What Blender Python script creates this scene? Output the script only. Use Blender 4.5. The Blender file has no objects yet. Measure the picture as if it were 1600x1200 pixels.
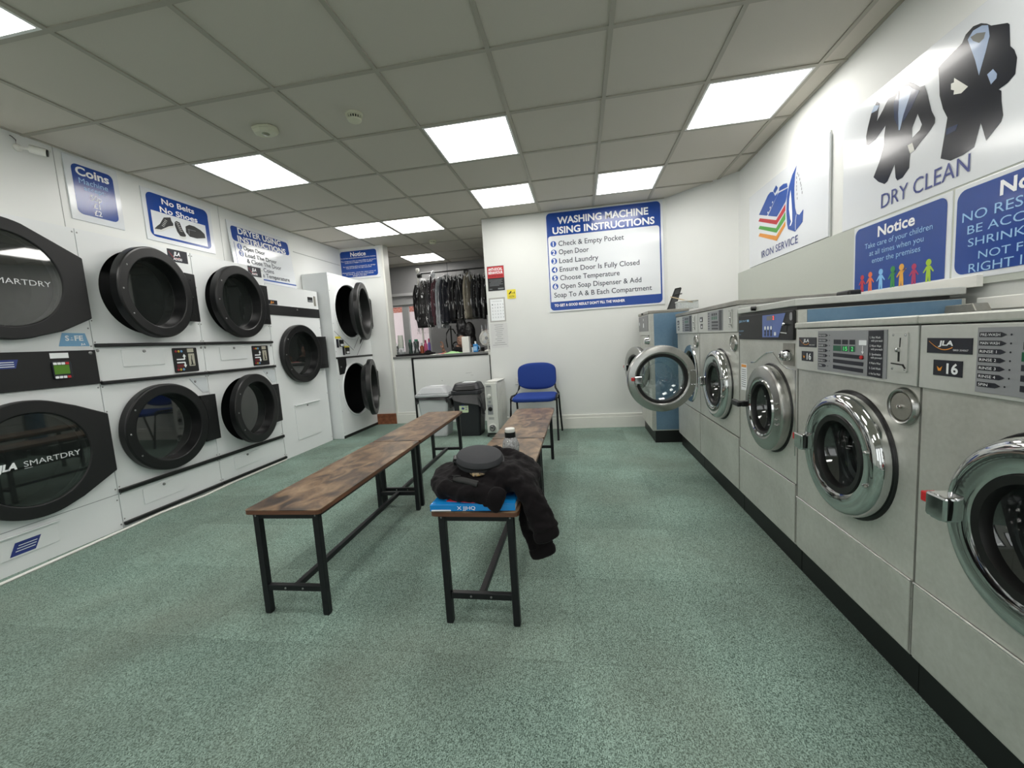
import bpy, bmesh, math, random
from mathutils import Vector, Matrix, noise as mnoise
random.seed(7)
S = bpy.context.scene
COL = S.collection
PI = math.pi

# ------------------------------------------------------------------ camera, world, exposure
def make_camera():
    yaw, pitch, roll = -0.168657216, -0.104152566, -0.063866607
    cy, sy, cp, sp, cr, sr = math.cos(yaw), math.sin(yaw), math.cos(pitch), math.sin(pitch), math.cos(roll), math.sin(roll)
    f = Vector((sy*cp, cy*cp, sp)); r = Vector((cy, -sy, 0)); u = r.cross(f)
    r2 = cr*r + sr*u; u2 = -sr*r + cr*u
    m = Matrix((r2, u2, -f)).transposed().to_4x4()
    m.translation = Vector((2.7878, -1.5895, 1.0975))
    cd = bpy.data.cameras.new('camera'); cd.sensor_width = 36; cd.sensor_fit = 'HORIZONTAL'
    cd.lens = 36*645.705/1600; cd.clip_start = 0.02; cd.clip_end = 100
    co = bpy.data.objects.new('camera', cd); COL.objects.link(co); co.matrix_world = m
    S.camera = co
make_camera()
w = bpy.data.worlds.new('world'); S.world = w; w.use_nodes = True
w.node_tree.nodes['Background'].inputs[0].default_value = (1.0, 0.95, 0.94, 1)
w.node_tree.nodes['Background'].inputs[1].default_value = 0.95
S.view_settings.view_transform = 'Standard'; S.view_settings.look = 'None'
S.view_settings.exposure = 1.14; S.view_settings.gamma = 1.0
S.view_settings.use_curve_mapping = False
LIGHT = 5.5                     # radiance of the ceiling panels
cyc = S.cycles
cyc.max_bounces = 10; cyc.diffuse_bounces = 5; cyc.glossy_bounces = 5; cyc.transmission_bounces = 6; cyc.transparent_max_bounces = 12
cyc.use_denoising = True; cyc.sample_clamp_indirect = 6.0
cyc.caustics_reflective = False; cyc.caustics_refractive = False

# ------------------------------------------------------------------ materials
MATS = {}
def lin(c):
    return tuple(((v/255)/12.92 if v/255 <= 0.04045 else (((v/255)+0.055)/1.055)**2.4) for v in c)
def mat(name, srgb, rough=0.5, metal=0.0, vary=0.06, vscale=9.0, bump=0.0, bscale=200.0, emit=0.0, spec=0.5, coat=0.0, stretch=None):
    """principled material whose colour and roughness vary a little with procedural noise"""
    if name in MATS: return MATS[name]
    m = bpy.data.materials.new(name); m.use_nodes = True; nt = m.node_tree; N = nt.nodes; L = nt.links
    b = N['Principled BSDF']; c = lin(srgb)
    tc = N.new('ShaderNodeTexCoord'); mp = N.new('ShaderNodeMapping'); L.new(tc.outputs['Object'], mp.inputs[0])
    if stretch: mp.inputs['Scale'].default_value = stretch
    nz = N.new('ShaderNodeTexNoise'); nz.inputs['Scale'].default_value = vscale; nz.inputs['Detail'].default_value = 5
    L.new(mp.outputs[0], nz.inputs['Vector'])
    mx = N.new('ShaderNodeMix'); mx.data_type = 'RGBA'
    mx.inputs['A'].default_value = tuple(v*(1-vary) for v in c)+(1,)
    mx.inputs['B'].default_value = tuple(min(1, v*(1+vary)) for v in c)+(1,)
    L.new(nz.outputs['Fac'], mx.inputs['Factor']); L.new(mx.outputs['Result'], b.inputs['Base Color'])
    b.inputs['Roughness'].default_value = rough; b.inputs['Metallic'].default_value = metal
    b.inputs['Specular IOR Level'].default_value = spec
    if coat: b.inputs['Coat Weight'].default_value = coat; b.inputs['Coat Roughness'].default_value = 0.06
    if bump:
        n2 = N.new('ShaderNodeTexNoise'); n2.inputs['Scale'].default_value = bscale; n2.inputs['Detail'].default_value = 4
        L.new(mp.outputs[0], n2.inputs['Vector'])
        bp = N.new('ShaderNodeBump'); bp.inputs['Strength'].default_value = bump; bp.inputs['Distance'].default_value = 0.004
        L.new(n2.outputs['Fac'], bp.inputs['Height']); L.new(bp.outputs[0], b.inputs['Normal'])
    if emit:
        L.new(mx.outputs['Result'], b.inputs['Emission Color']); b.inputs['Emission Strength'].default_value = emit
    MATS[name] = m; return m
def glass(name, tint=(255,255,255), rough=0.02, body=0.0, bodycol=(200,205,205), ior=1.45, darken=1.0):
    """thin pane: clear transmission with a Fresnel mirror, optionally slightly milky"""
    if name in MATS: return MATS[name]
    m = bpy.data.materials.new(name); m.use_nodes = True; nt = m.node_tree; N = nt.nodes; L = nt.links
    for n in list(N): N.remove(n)
    out = N.new('ShaderNodeOutputMaterial'); tr = N.new('ShaderNodeBsdfTransparent'); gl = N.new('ShaderNodeBsdfGlossy')
    df = N.new('ShaderNodeBsdfDiffuse'); m1 = N.new('ShaderNodeMixShader'); m2 = N.new('ShaderNodeMixShader')
    t = lin(tint); tr.inputs[0].default_value = tuple(v*darken for v in t)+(1,)
    gl.inputs[0].default_value = (1,1,1,1); gl.inputs['Roughness'].default_value = rough
    nz = N.new('ShaderNodeTexNoise'); nz.inputs['Scale'].default_value = 14; nz.inputs['Detail'].default_value = 4
    mt = N.new('ShaderNodeMath'); mt.operation = 'MULTIPLY'; mt.inputs[1].default_value = 2*body
    L.new(nz.outputs['Fac'], mt.inputs[0]); L.new(mt.outputs[0], m1.inputs[0])
    df.inputs[0].default_value = lin(bodycol)+(1,)
    f0 = ((ior-1)/(ior+1))**2; f0 = 2*f0/(1+f0)          # Schlick reflectance of both faces of the pane, same from either side
    lw = N.new('ShaderNodeLayerWeight'); lw.inputs['Blend'].default_value = .5; pw = N.new('ShaderNodeMath'); pw.operation = 'POWER'; pw.inputs[1].default_value = 5
    L.new(lw.outputs['Facing'], pw.inputs[0]); fr = N.new('ShaderNodeMath'); fr.operation = 'MULTIPLY_ADD'; fr.inputs[1].default_value = 1-f0; fr.inputs[2].default_value = f0; L.new(pw.outputs[0], fr.inputs[0])
    L.new(tr.outputs[0], m1.inputs[1]); L.new(df.outputs[0], m1.inputs[2])
    L.new(fr.outputs[0], m2.inputs[0]); L.new(m1.outputs[0], m2.inputs[1]); L.new(gl.outputs[0], m2.inputs[2])
    L.new(m2.outputs[0], out.inputs[0]); MATS[name] = m; return m

def carpet_mat():
    m = bpy.data.materials.new('carpet_tiles'); m.use_nodes = True; nt = m.node_tree; N = nt.nodes; L = nt.links; b = N['Principled BSDF']
    tc = N.new('ShaderNodeTexCoord'); sep = N.new('ShaderNodeSeparateXYZ'); L.new(tc.outputs['Object'], sep.inputs[0])
    def mth(op, a, bb=None, c=None):
        n = N.new('ShaderNodeMath'); n.operation = op
        for i, v in enumerate((a, bb, c)):
            if v is None: continue
            if isinstance(v, (int, float)): n.inputs[i].default_value = v
            else: L.new(v, n.inputs[i])
        return n.outputs[0]
    u = mth('DIVIDE', mth('SUBTRACT', sep.outputs[0], 0.216), 0.5); v = mth('DIVIDE', mth('SUBTRACT', sep.outputs[1], 0.213), 0.5)
    cmb = N.new('ShaderNodeCombineXYZ'); L.new(mth('FLOOR', u), cmb.inputs[0]); L.new(mth('FLOOR', v), cmb.inputs[1])
    wn = N.new('ShaderNodeTexWhiteNoise'); wn.noise_dimensions = '2D'; L.new(cmb.outputs[0], wn.inputs['Vector'])
    fine = N.new('ShaderNodeTexNoise'); fine.inputs['Scale'].default_value = 300; fine.inputs['Detail'].default_value = 2; fine.inputs['Roughness'].default_value = .8; L.new(tc.outputs['Object'], fine.inputs['Vector'])
    mid = N.new('ShaderNodeTexNoise'); mid.inputs['Scale'].default_value = 3.2; mid.inputs['Detail'].default_value = 6; L.new(tc.outputs['Object'], mid.inputs['Vector'])
    spots = N.new('ShaderNodeTexNoise'); spots.inputs['Scale'].default_value = 11; spots.inputs['Detail'].default_value = 8; L.new(tc.outputs['Object'], spots.inputs['Vector'])
    rp = N.new('ShaderNodeValToRGB'); rp.color_ramp.elements[0].position = 0.30; rp.color_ramp.elements[0].color = lin((36,56,48))+(1,)
    rp.color_ramp.elements[1].position = 0.70; rp.color_ramp.elements[1].color = lin((164,190,178))+(1,)
    cv = N.new('ShaderNodeMapping'); cv.inputs['Rotation'].default_value = (0,0,.5); cv.inputs['Scale'].default_value = (430,260,1); L.new(tc.outputs['Object'], cv.inputs[0])
    fl = N.new('ShaderNodeVectorMath'); fl.operation = 'FLOOR'; L.new(cv.outputs[0], fl.inputs[0]); fw = N.new('ShaderNodeTexWhiteNoise'); fw.noise_dimensions = '2D'; L.new(fl.outputs[0], fw.inputs['Vector'])
    L.new(mth('ADD', mth('MULTIPLY', fine.outputs['Fac'], 0.72), mth('MULTIPLY', fw.outputs['Value'], 0.28)), rp.inputs[0])
    k = mth('ADD', mth('MULTIPLY', wn.outputs['Value'], 0.22), 0.86)
    k = mth('MULTIPLY', k, mth('ADD', mth('MULTIPLY', mid.outputs['Fac'], 0.5), 0.75))
    sp = N.new('ShaderNodeValToRGB'); sp.color_ramp.elements[0].position = 0.27; sp.color_ramp.elements[0].color = (0.80,0.80,0.80,1)
    sp.color_ramp.elements[1].position = 0.36; sp.color_ramp.elements[1].color = (1,1,1,1); L.new(spots.outputs['Fac'], sp.inputs[0])
    k = mth('MULTIPLY', k, sp.outputs[0])
    fu = mth('ABSOLUTE', mth('SUBTRACT', mth('FRACT', u), 0.5)); fv = mth('ABSOLUTE', mth('SUBTRACT', mth('FRACT', v), 0.5))
    edge = mth('GREATER_THAN', mth('MAXIMUM', fu, fv), 0.4955)
    k = mth('MULTIPLY', k, mth('SUBTRACT', 1.0, mth('MULTIPLY', edge, 0.14)))
    mx = N.new('ShaderNodeMix'); mx.data_type = 'RGBA'; mx.blend_type = 'MULTIPLY'; mx.inputs['Factor'].default_value = 1
    wear = N.new('ShaderNodeMix'); wear.data_type = 'RGBA'; wear.inputs['B'].default_value = lin((106,108,98))+(1,)
    L.new(rp.outputs[0], wear.inputs['A']); wr = N.new('ShaderNodeTexNoise'); wr.inputs['Scale'].default_value = 1.4; wr.inputs['Detail'].default_value = 5; L.new(tc.outputs['Object'], wr.inputs['Vector'])
    L.new(mth('MULTIPLY', mth('SUBTRACT', wr.outputs['Fac'], 0.38, None), 1.3), wear.inputs['Factor'])
    L.new(wear.outputs['Result'], mx.inputs['A']); c3 = N.new('ShaderNodeCombineColor')
    for i in range(3): L.new(k, c3.inputs[i])
    L.new(c3.outputs[0], mx.inputs['B']); L.new(mx.outputs['Result'], b.inputs['Base Color'])
    b.inputs['Roughness'].default_value = 0.95; b.inputs['Specular IOR Level'].default_value = 0.15
    return m
def ramp_noise(name, stops, scale, detail=6, rough=0.5, stretch=(1,1,1), metal=0, bump=0.0, distort=0.0, coat=0.0, fine=0.0, spec=.5):
    if name in MATS: return MATS[name]
    m = bpy.data.materials.new(name); m.use_nodes = True; nt = m.node_tree; N = nt.nodes; L = nt.links; b = N['Principled BSDF']
    tc = N.new('ShaderNodeTexCoord'); mp = N.new('ShaderNodeMapping'); mp.inputs['Scale'].default_value = stretch; L.new(tc.outputs['Object'], mp.inputs[0])
    nz = N.new('ShaderNodeTexNoise'); nz.inputs['Scale'].default_value = scale; nz.inputs['Detail'].default_value = detail; nz.inputs['Distortion'].default_value = distort
    L.new(mp.outputs[0], nz.inputs['Vector'])
    rp = N.new('ShaderNodeValToRGB'); e = rp.color_ramp.elements
    while len(e) < len(stops): e.new(0.5)
    for i, (p, c) in enumerate(stops): e[i].position = p; e[i].color = lin(c)+(1,)
    L.new(nz.outputs['Fac'], rp.inputs[0]); outc = rp.outputs[0]
    if fine:
        n3 = N.new('ShaderNodeTexNoise'); n3.inputs['Scale'].default_value = scale*14; n3.inputs['Detail'].default_value = 3; L.new(mp.outputs[0], n3.inputs['Vector'])
        mx = N.new('ShaderNodeMix'); mx.data_type = 'RGBA'; mx.blend_type = 'OVERLAY'; mx.inputs['Factor'].default_value = fine
        L.new(outc, mx.inputs['A']); L.new(n3.outputs['Fac'], mx.inputs['B']); outc = mx.outputs['Result']
    L.new(outc, b.inputs['Base Color']); b.inputs['Roughness'].default_value = rough; b.inputs['Metallic'].default_value = metal
    b.inputs['Specular IOR Level'].default_value = spec
    if coat: b.inputs['Coat Weight'].default_value = coat
    if bump:
        bp = N.new('ShaderNodeBump'); bp.inputs['Strength'].default_value = bump; bp.inputs['Distance'].default_value = 0.003
        L.new(nz.outputs['Fac'], bp.inputs['Height']); L.new(bp.outputs[0], b.inputs['Normal'])
    MATS[name] = m; return m

M_wall = mat('wall_paint', (222,224,221), 0.6, vary=0.03, vscale=2.5, bump=0.08, bscale=60)
M_wallboard = mat('wall_board_white', (226,228,226), 0.32, vary=0.03, vscale=2, spec=.5)
M_board_grey = mat('wall_board_speckled', (186,191,182), 0.5, vary=0.10, vscale=260)
M_ceil = mat('ceiling_tile', (202,197,187), 0.9, vary=0.05, vscale=240, bump=0.12, bscale=300, spec=.2)
M_grid = mat('ceiling_bar', (168,164,152), 0.55, vary=0.03)
M_trimw = mat('gloss_white_trim', (226,226,220), 0.35, vary=0.04)
M_brick = ramp_noise('brown_floor_edge', [(0.3,(110,62,40)),(0.7,(150,92,62))], 20, rough=0.7)
M_enam = mat('white_enamel', (229,232,233), 0.24, vary=0.025, vscale=3)
M_enam2 = mat('white_enamel_side', (206,212,216), 0.35, vary=0.06, vscale=12)
M_black = mat('black_plastic', (13,14,15), 0.36, vary=0.2)
M_blackmat = mat('black_matt_panel', (13,14,16), 0.5, vary=0.12, vscale=90)
M_hole = mat('drum_interior', (12,13,14), 0.5, vary=0.3, vscale=30)
M_ring = mat('black_door_rim', (20,21,22), 0.36, vary=0.08, vscale=40, spec=.4)
M_rubber = mat('black_rubber', (11,11,11), 0.45, vary=0.2)
M_plinth = mat('black_plinth', (9,10,11), 0.45, vary=0.3, vscale=6)
M_steel = ramp_noise('brushed_steel', [(0.25,(184,185,178)),(0.75,(206,207,200))], 5, rough=0.36, metal=0.42, fine=0.16, bump=0.0)
M_steelp = ramp_noise('steel_fascia', [(0.25,(190,192,187)),(0.75,(208,210,205))], 5, rough=0.42, metal=0.3, fine=0.08)
M_steeld = ramp_noise('dull_steel', [(0.25,(138,136,128)),(0.75,(166,164,156))], 6, rough=0.42, metal=0.5, fine=0.15)
M_chrome = mat('chrome', (205,206,206), 0.07, 1.0, vary=0.03)
M_satin = mat('satin_steel', (178,178,175), 0.27, 1.0, vary=0.05, vscale=30)
M_screw = mat('screw_metal', (150,150,150), 0.35, 0.9, vary=0.1)
M_blueside = ramp_noise('blue_painted_side', [(0.3,(92,124,150)),(0.7,(116,146,168))], 4, rough=0.45, fine=0.1)
M_dryglass = glass('dryer_glass', (120,130,130), 0.03, body=0.30, bodycol=(62,68,66), darken=0.5, ior=1.6)  # grey-green body colour painted in for the ceiling reflected in the glass
M_dryglass2 = glass('dryer_glass_grey', (190,200,200), 0.04, body=0.45, bodycol=(160,166,166), ior=1.5)
M_washglass = glass('washer_glass', (225,235,235), 0.02, body=0.04, bodycol=(150,160,160), ior=1.6)
M_clear = glass('window_pane', (240,245,245), 0.02, ior=1.4)
M_blue = mat('sign_blue', (28,76,160), 0.3, vary=0.05, vscale=3)
M_signw = mat('sign_white', (222,226,230), 0.17, vary=0.012, vscale=2, spec=.5, coat=.12)
M_bluegl = mat('sign_blue_gloss', (22,66,148), 0.2, vary=0.05, vscale=3, coat=.08)
M_white = mat('print_white', (240,243,245), 0.4, vary=0.01)
M_lblue = mat('print_light_blue', (150,196,236), 0.4, vary=0.02)
M_ink = mat('print_dark_ink', (38,44,60), 0.5, vary=0.05)
M_navy = mat('print_navy', (44,58,128), 0.4, vary=0.04)
M_tx_grey = mat('print_grey', (120,124,128), 0.5, vary=0.03)
M_red = mat('print_red', (190,42,48), 0.45, vary=0.05)
M_green = mat('print_green', (76,160,60), 0.45, vary=0.05)
M_orange = mat('print_orange', (226,148,50), 0.45, vary=0.05)
M_yellow = mat('print_yellow', (232,214,60), 0.45, vary=0.05)
M_dark = mat('label_dark', (30,32,42), 0.35, vary=0.05)
M_greyp = mat('panel_grey', (150,152,155), 0.4, 0.2, vary=0.04)
M_greypd = mat('panel_grey_dark', (120,121,122), 0.45, 0.2, vary=0.05)

# ------------------------------------------------------------------ mesh helpers
def link(o, parent=None):
    COL.objects.link(o)
    if parent is not None: o.parent = parent
    return o
def tag(o, label=None, cat=None, group=None, kind=None):
    if label: o['label'] = label
    if cat: o['category'] = cat
    if group: o['group'] = group
    if kind: o['kind'] = kind
    return o
def thing(name, label, cat, loc=(0,0,0), rz=0.0, group=None):
    o = bpy.data.objects.new(name, None); o.empty_display_size = 0.1
    o.location = loc; o.rotation_euler = (0,0,rz); link(o)
    return tag(o, label, cat, group)
def obj(name, bm, m, parent=None, smooth=False, loc=(0,0,0), rot=(0,0,0), bevel=0.0, bseg=2, label=None, auto=None):
    me = bpy.data.meshes.new(name)
    if isinstance(bm, bpy.types.Mesh): me = bm
    else:
        bm.normal_update(); bm.to_mesh(me); bm.free()
    ms = m if isinstance(m, (list, tuple)) else [m]
    me.materials.clear()
    for k in ms: me.materials.append(k)
    if smooth:
        for p in me.polygons: p.use_smooth = True
        ang = auto or 0.6
        try: me.set_sharp_from_angle(angle=ang)
        except Exception: pass
    o = bpy.data.objects.new(name, me); o.location = loc; o.rotation_euler = rot; link(o, parent)
    if bevel:
        md = o.modifiers.new('b', 'BEVEL'); md.width = bevel; md.segments = bseg; md.limit_method = 'ANGLE'; md.angle_limit = 0.6
    if label: o['label'] = label
    return o
def B(): return bmesh.new()
def box(bm, x0, x1, y0, y1, z0, z1, mi=0):
    v = [bm.verts.new(p) for p in ((x0,y0,z0),(x1,y0,z0),(x1,y1,z0),(x0,y1,z0),(x0,y0,z1),(x1,y0,z1),(x1,y1,z1),(x0,y1,z1))]
    for f in ((0,3,2,1),(4,5,6,7),(0,1,5,4),(1,2,6,5),(2,3,7,6),(3,0,4,7)):
        q = bm.faces.new([v[i] for i in f]); q.material_index = mi
    return bm
def bx(*a): return box(B(), *a)
def poly(bm, pts, y=0.0, mi=0):
    """flat polygon in the XZ plane facing -y"""
    a = sum(pts[i][0]*pts[(i+1) % len(pts)][1]-pts[(i+1) % len(pts)][0]*pts[i][1] for i in range(len(pts)))
    if a < 0: pts = pts[::-1]
    f = bm.faces.new([bm.verts.new((p[0], y, p[1])) for p in pts]); f.material_index = mi
    return bm
def slab(bm, pts, y0, y1, mi=0):
    """polygon in XZ extruded from y0 (front) to y1 (back)"""
    a = sum(pts[i][0]*pts[(i+1) % len(pts)][1]-pts[(i+1) % len(pts)][0]*pts[i][1] for i in range(len(pts)))
    if a < 0: pts = pts[::-1]
    n = len(pts); f0 = [bm.verts.new((p[0], y0, p[1])) for p in pts]; f1 = [bm.verts.new((p[0], y1, p[1])) for p in pts]
    bm.faces.new(f0).material_index = mi; bm.faces.new(f1[::-1]).material_index = mi
    for i in range(n):
        bm.faces.new((f0[i], f1[i], f1[(i+1) % n], f0[(i+1) % n])).material_index = mi
    return bm
def rrect(x0, x1, z0, z1, r, n=6, corners=(1,1,1,1)):
    """rounded rectangle outline; corners = (bl, br, tr, tl)"""
    out = []
    for k, (cx, cz, a0, px, pz) in enumerate(((x0+r,z0+r,PI,x0,z0),(x1-r,z0+r,1.5*PI,x1,z0),(x1-r,z1-r,0,x1,z1),(x0+r,z1-r,0.5*PI,x0,z1))):
        if not corners[k] or r <= 0: out.append((px,pz)); continue
        for i in range(n+1):
            a = a0 + i*PI/2/n; out.append((cx+r*math.cos(a), cz+r*math.sin(a)))
    return out
def circ(cx, cz, r, n=24, rz=None):
    rz = rz or r
    return [(cx+r*math.cos(2*PI*i/n), cz+rz*math.sin(2*PI*i/n)) for i in range(n)]
def lathe_y(bm, prof, cx=0, cz=0, seg=56, mi=0, cap0=False, cap1=False, a0=0, a1=2*PI):
    """revolve (r, y) about the Y axis through (cx, cz)"""
    full = abs(a1-a0-2*PI) < 1e-6; n = seg if full else seg+1
    rings = []
    for r, y in prof:
        rings.append([bm.verts.new((cx+r*math.cos(a0+(a1-a0)*i/seg), y, cz+r*math.sin(a0+(a1-a0)*i/seg))) for i in range(n)])
    for j in range(len(rings)-1):
        for i in range(seg):
            k = (i+1) % n
            f = bm.faces.new((rings[j][i], rings[j][k], rings[j+1][k], rings[j+1][i])); f.material_index = mi
    if cap0: bm.faces.new(rings[0][::-1]).material_index = mi
    if cap1: bm.faces.new(rings[-1]).material_index = mi
    return bm
def lathe_z(bm, prof, cx=0, cy=0, seg=32, mi=0, cap0=False, cap1=False, sx=1, sy=1):
    rings = []
    for r, z in prof:
        rings.append([bm.verts.new((cx+sx*r*math.cos(2*PI*i/seg), cy+sy*r*math.sin(2*PI*i/seg), z)) for i in range(seg)])
    for j in range(len(rings)-1):
        for i in range(seg):
            k = (i+1) % seg
            f = bm.faces.new((rings[j][i], rings[j][k], rings[j+1][k], rings[j+1][i])); f.material_index = mi
    if cap0: bm.faces.new(rings[0][::-1]).material_index = mi
    if cap1: bm.faces.new(rings[-1]).material_index = mi
    return bm
def tube(bm, pts, r, seg=8, cap=True, mi=0):
    """round bar along a polyline; r may be a list"""
    pts = [Vector(p) for p in pts]; n = len(pts); rs = r if isinstance(r, (list, tuple)) else [r]*n
    rings = []; up = Vector((0,0,1))
    for i, p in enumerate(pts):
        d = (pts[min(i+1,n-1)]-pts[max(i-1,0)]).normalized()
        a = d.cross(up if abs(d.z) < 0.95 else Vector((1,0,0))).normalized()
        b = d.cross(a).normalized()
        rings.append([bm.verts.new(p+rs[i]*(math.cos(2*PI*k/seg)*a+math.sin(2*PI*k/seg)*b)) for k in range(seg)])
    for j in range(n-1):
        for k in range(seg):
            f = bm.faces.new((rings[j][k], rings[j+1][k], rings[j+1][(k+1)%seg], rings[j][(k+1)%seg])); f.material_index = mi
    if cap:
        bm.faces.new(rings[0]).material_index = mi; bm.faces.new(rings[-1][::-1]).material_index = mi
    return bm
def plate(bm, x0, x1, z0, z1, hole=None, y=0.0, mi=0, n=64):
    """front sheet facing -y, with an optional round hole (cx, cz, r, depth)"""
    if not hole: return poly(bm, [(x0,z0),(x1,z0),(x1,z1),(x0,z1)], y, mi)
    cx, cz, r, dep = hole
    angs = sorted([2*PI*i/n+1e-4 for i in range(n)] + [math.atan2(b-cz, a-cx) % (2*PI) for a in (x0,x1) for b in (z0,z1)])
    inn, out, back = [], [], []
    for a in angs:
        c, s = math.cos(a), math.sin(a)
        t = min(((x1-cx)/c if c > 1e-9 else (x0-cx)/c if c < -1e-9 else 1e9), ((z1-cz)/s if s > 1e-9 else (z0-cz)/s if s < -1e-9 else 1e9))
        out.append(bm.verts.new((cx+t*c, y, cz+t*s))); inn.append(bm.verts.new((cx+r*c, y, cz+r*s))); back.append(bm.verts.new((cx+r*c, y+dep, cz+r*s)))
    m = len(angs)
    for i in range(m):
        k = (i+1) % m
        bm.faces.new((out[i], out[k], inn[k], inn[i])).material_index = mi
        bm.faces.new((inn[i], inn[k], back[k], back[i])).material_index = mi
    return bm
def shell(bm, x0, x1, y0, y1, z0, z1, mi=0, front=False):
    """box without its front side"""
    v = [bm.verts.new(p) for p in ((x0,y0,z0),(x1,y0,z0),(x1,y1,z0),(x0,y1,z0),(x0,y0,z1),(x1,y0,z1),(x1,y1,z1),(x0,y1,z1))]
    for f in ((0,3,2,1),(4,5,6,7),(1,2,6,5),(2,3,7,6),(3,0,4,7)) + (((0,1,5,4),) if front else ()):
        bm.faces.new([v[i] for i in f]).material_index = mi
    return bm
def screw_bm(bm, x, z, r=0.006, y=-0.004):
    lathe_y(bm, [(0.0005,y-0.0015),(r*0.7,y-0.001),(r,y+0.0015),(r,y+0.004)], x, z, 10)
    return bm
def copy_tree(o, parent=None, **kw):
    c = o.copy(); COL.objects.link(c)
    if parent is not None: c.parent = parent
    for ch in list(o.children): copy_tree(ch, c)
    for k, v in kw.items(): c[k] = v
    return c

# text ---------------------------------------------------------------
_tx = {}
def text_polys(s, bold=0.0):
    key = (s, bold)
    if key in _tx: return _tx[key]
    cu = bpy.data.curves.new('t', 'FONT'); cu.body = s; cu.size = 1.0; cu.resolution_u = 3; cu.offset = bold
    o = bpy.data.objects.new('t', cu); COL.objects.link(o)
    bpy.context.view_layer.update()
    dg = bpy.context.evaluated_depsgraph_get()
    me = bpy.data.meshes.new_from_object(o.evaluated_get(dg))
    vs = [tuple(v.co) for v in me.vertices]; fs = [tuple(p.vertices) for p in me.polygons]
    COL.objects.unlink(o); bpy.data.objects.remove(o); bpy.data.curves.remove(cu); bpy.data.meshes.remove(me)
    _tx[key] = (vs, fs); return _tx[key]
_cap = None
def tx(bm, s, x, z, h, w=None, align='l', bold=0.0, shear=0.0, y=-0.0015, mi=0, fy=1.0):
    """write s with cap height h and (optionally) total width w; x is left edge, centre or right edge, z the baseline"""
    global _cap
    if _cap is None:
        v, _ = text_polys('H'); _cap = max(p[1] for p in v)-min(p[1] for p in v)
    vs, fs = text_polys(s, bold)
    if not vs: return bm
    k = h/_cap; x0 = min(p[0] for p in vs); x1 = max(p[0] for p in vs)
    kx = (w/(x1-x0)) if w else k
    off = {'l': 0, 'c': -0.5*(x1-x0)*kx, 'r': -(x1-x0)*kx}[align]
    nv = [bm.verts.new((x+off+(p[0]-x0)*kx+shear*p[1]*k, y, z+p[1]*k)) for p in vs]
    for f in fs:
        try:
            q = bm.faces.new([nv[i] for i in f]); q.material_index = mi
            q.normal_update()
            if q.normal.y > 0: q.normal_flip()
        except ValueError: pass
    return bm
# ------------------------------------------------------------------ room shell
H = 2.55
def struct(name, bm, m, bevel=0.0, **k):
    o = obj(name, bm, m, bevel=bevel, **k); o['kind'] = 'structure'; return o
XL, XR, YF, YB = -0.55, 4.34, -3.4, 5.65
XL2 = -1.35
struct('floor', bx(XL2-0.2, XR+0.2, YF-0.2, YB+0.2, -0.08, 0.0), carpet_mat())
struct('ceiling', bx(XL2-0.2, XR+0.2, YF-0.2, YB+0.2, H, H+0.08), M_ceil)
# suspended ceiling T-bars on the 0.6 m grid
g = B()
for i in range(0, 8):
    x = 0.6*i; box(g, x-0.012, x+0.012, YF, YB, H-0.007, H+0.001)
j = -5
while 0.6*j < YB:
    y = 0.6*j
    if y > YF:
        xs = [XL] + [0.6*i for i in range(8)] + [XR]
        for a, b_ in zip(xs[:-1], xs[1:]):
            box(g, a+(0.012 if a > XL else 0), b_-(0.012 if b_ < XR else 0), y-0.012, y+0.012, H-0.007, H+0.001)
    j += 1
struct('trim_1', g, M_grid)
g = B()   # wall angles round the ceiling edge
box(g, XL, XL+0.022, YF, 4.0, H-0.004, H+0.001); box(g, XR-0.022, XR, YF, 2.8, H-0.004, H+0.001)
box(g, 1.70, 3.77, 3.353, 3.375, H-0.004, H+0.001)
struct('trim_2', g, M_grid)
# left wall, with panel seams
g = bx(XL-0.12, XL, YF, 4.14, 0, H); struct('wall_left', g, M_wallboard)
g = B()
box(g, XL, XL+0.002, 0.745, 0.748, 1.9, H-0.004)
box(g, XL, XL+0.002, 2.0, 2.003, 1.9, H-0.004)
box(g, XL, XL+0.006, 3.02, 4.0, 2.32, 2.325)
struct('trim_3', g, mat('panel_joint', (176,178,176), .6))
struct('wall_right', bx(XR, XR+0.12, YF, 2.8, 0, H), M_wall)
# chamfered corner between right wall and back wall
def wall_seg(ax, ay, bx_, by, t, z0, z1):
    bm = B(); d = Vector((bx_-ax, by-ay, 0)).normalized(); n = Vector((-d.y, d.x, 0))
    p = [Vector((ax,ay,0)), Vector((bx_,by,0)), Vector((bx_,by,0))+n*t, Vector((ax,ay,0))+n*t]
    v0 = [bm.verts.new((q.x,q.y,z0)) for q in p]; v1 = [bm.verts.new((q.x,q.y,z1)) for q in p]
    bm.faces.new(v0[::-1]); bm.faces.new(v1)
    for i in range(4): bm.faces.new((v0[i], v0[(i+1)%4], v1[(i+1)%4], v1[i]))
    bmesh.ops.recalc_face_normals(bm, faces=bm.faces); return bm
struct('wall_back_right', wall_seg(4.34, 2.8, 3.77, 3.395, -0.1, 0, H), M_wall)
struct('wall_back', bx(1.70, 3.82, 3.375, 4.15, 0, H), M_wall)
struct('wall_inner', bx(XL2, 0.10, 4.02, 4.14, 0, H), M_wallboard)
g = bx(0.095, 0.125, 4.0, 4.16, 0, H-0.004); struct('trim_4', g, M_trimw, bevel=.004)
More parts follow.
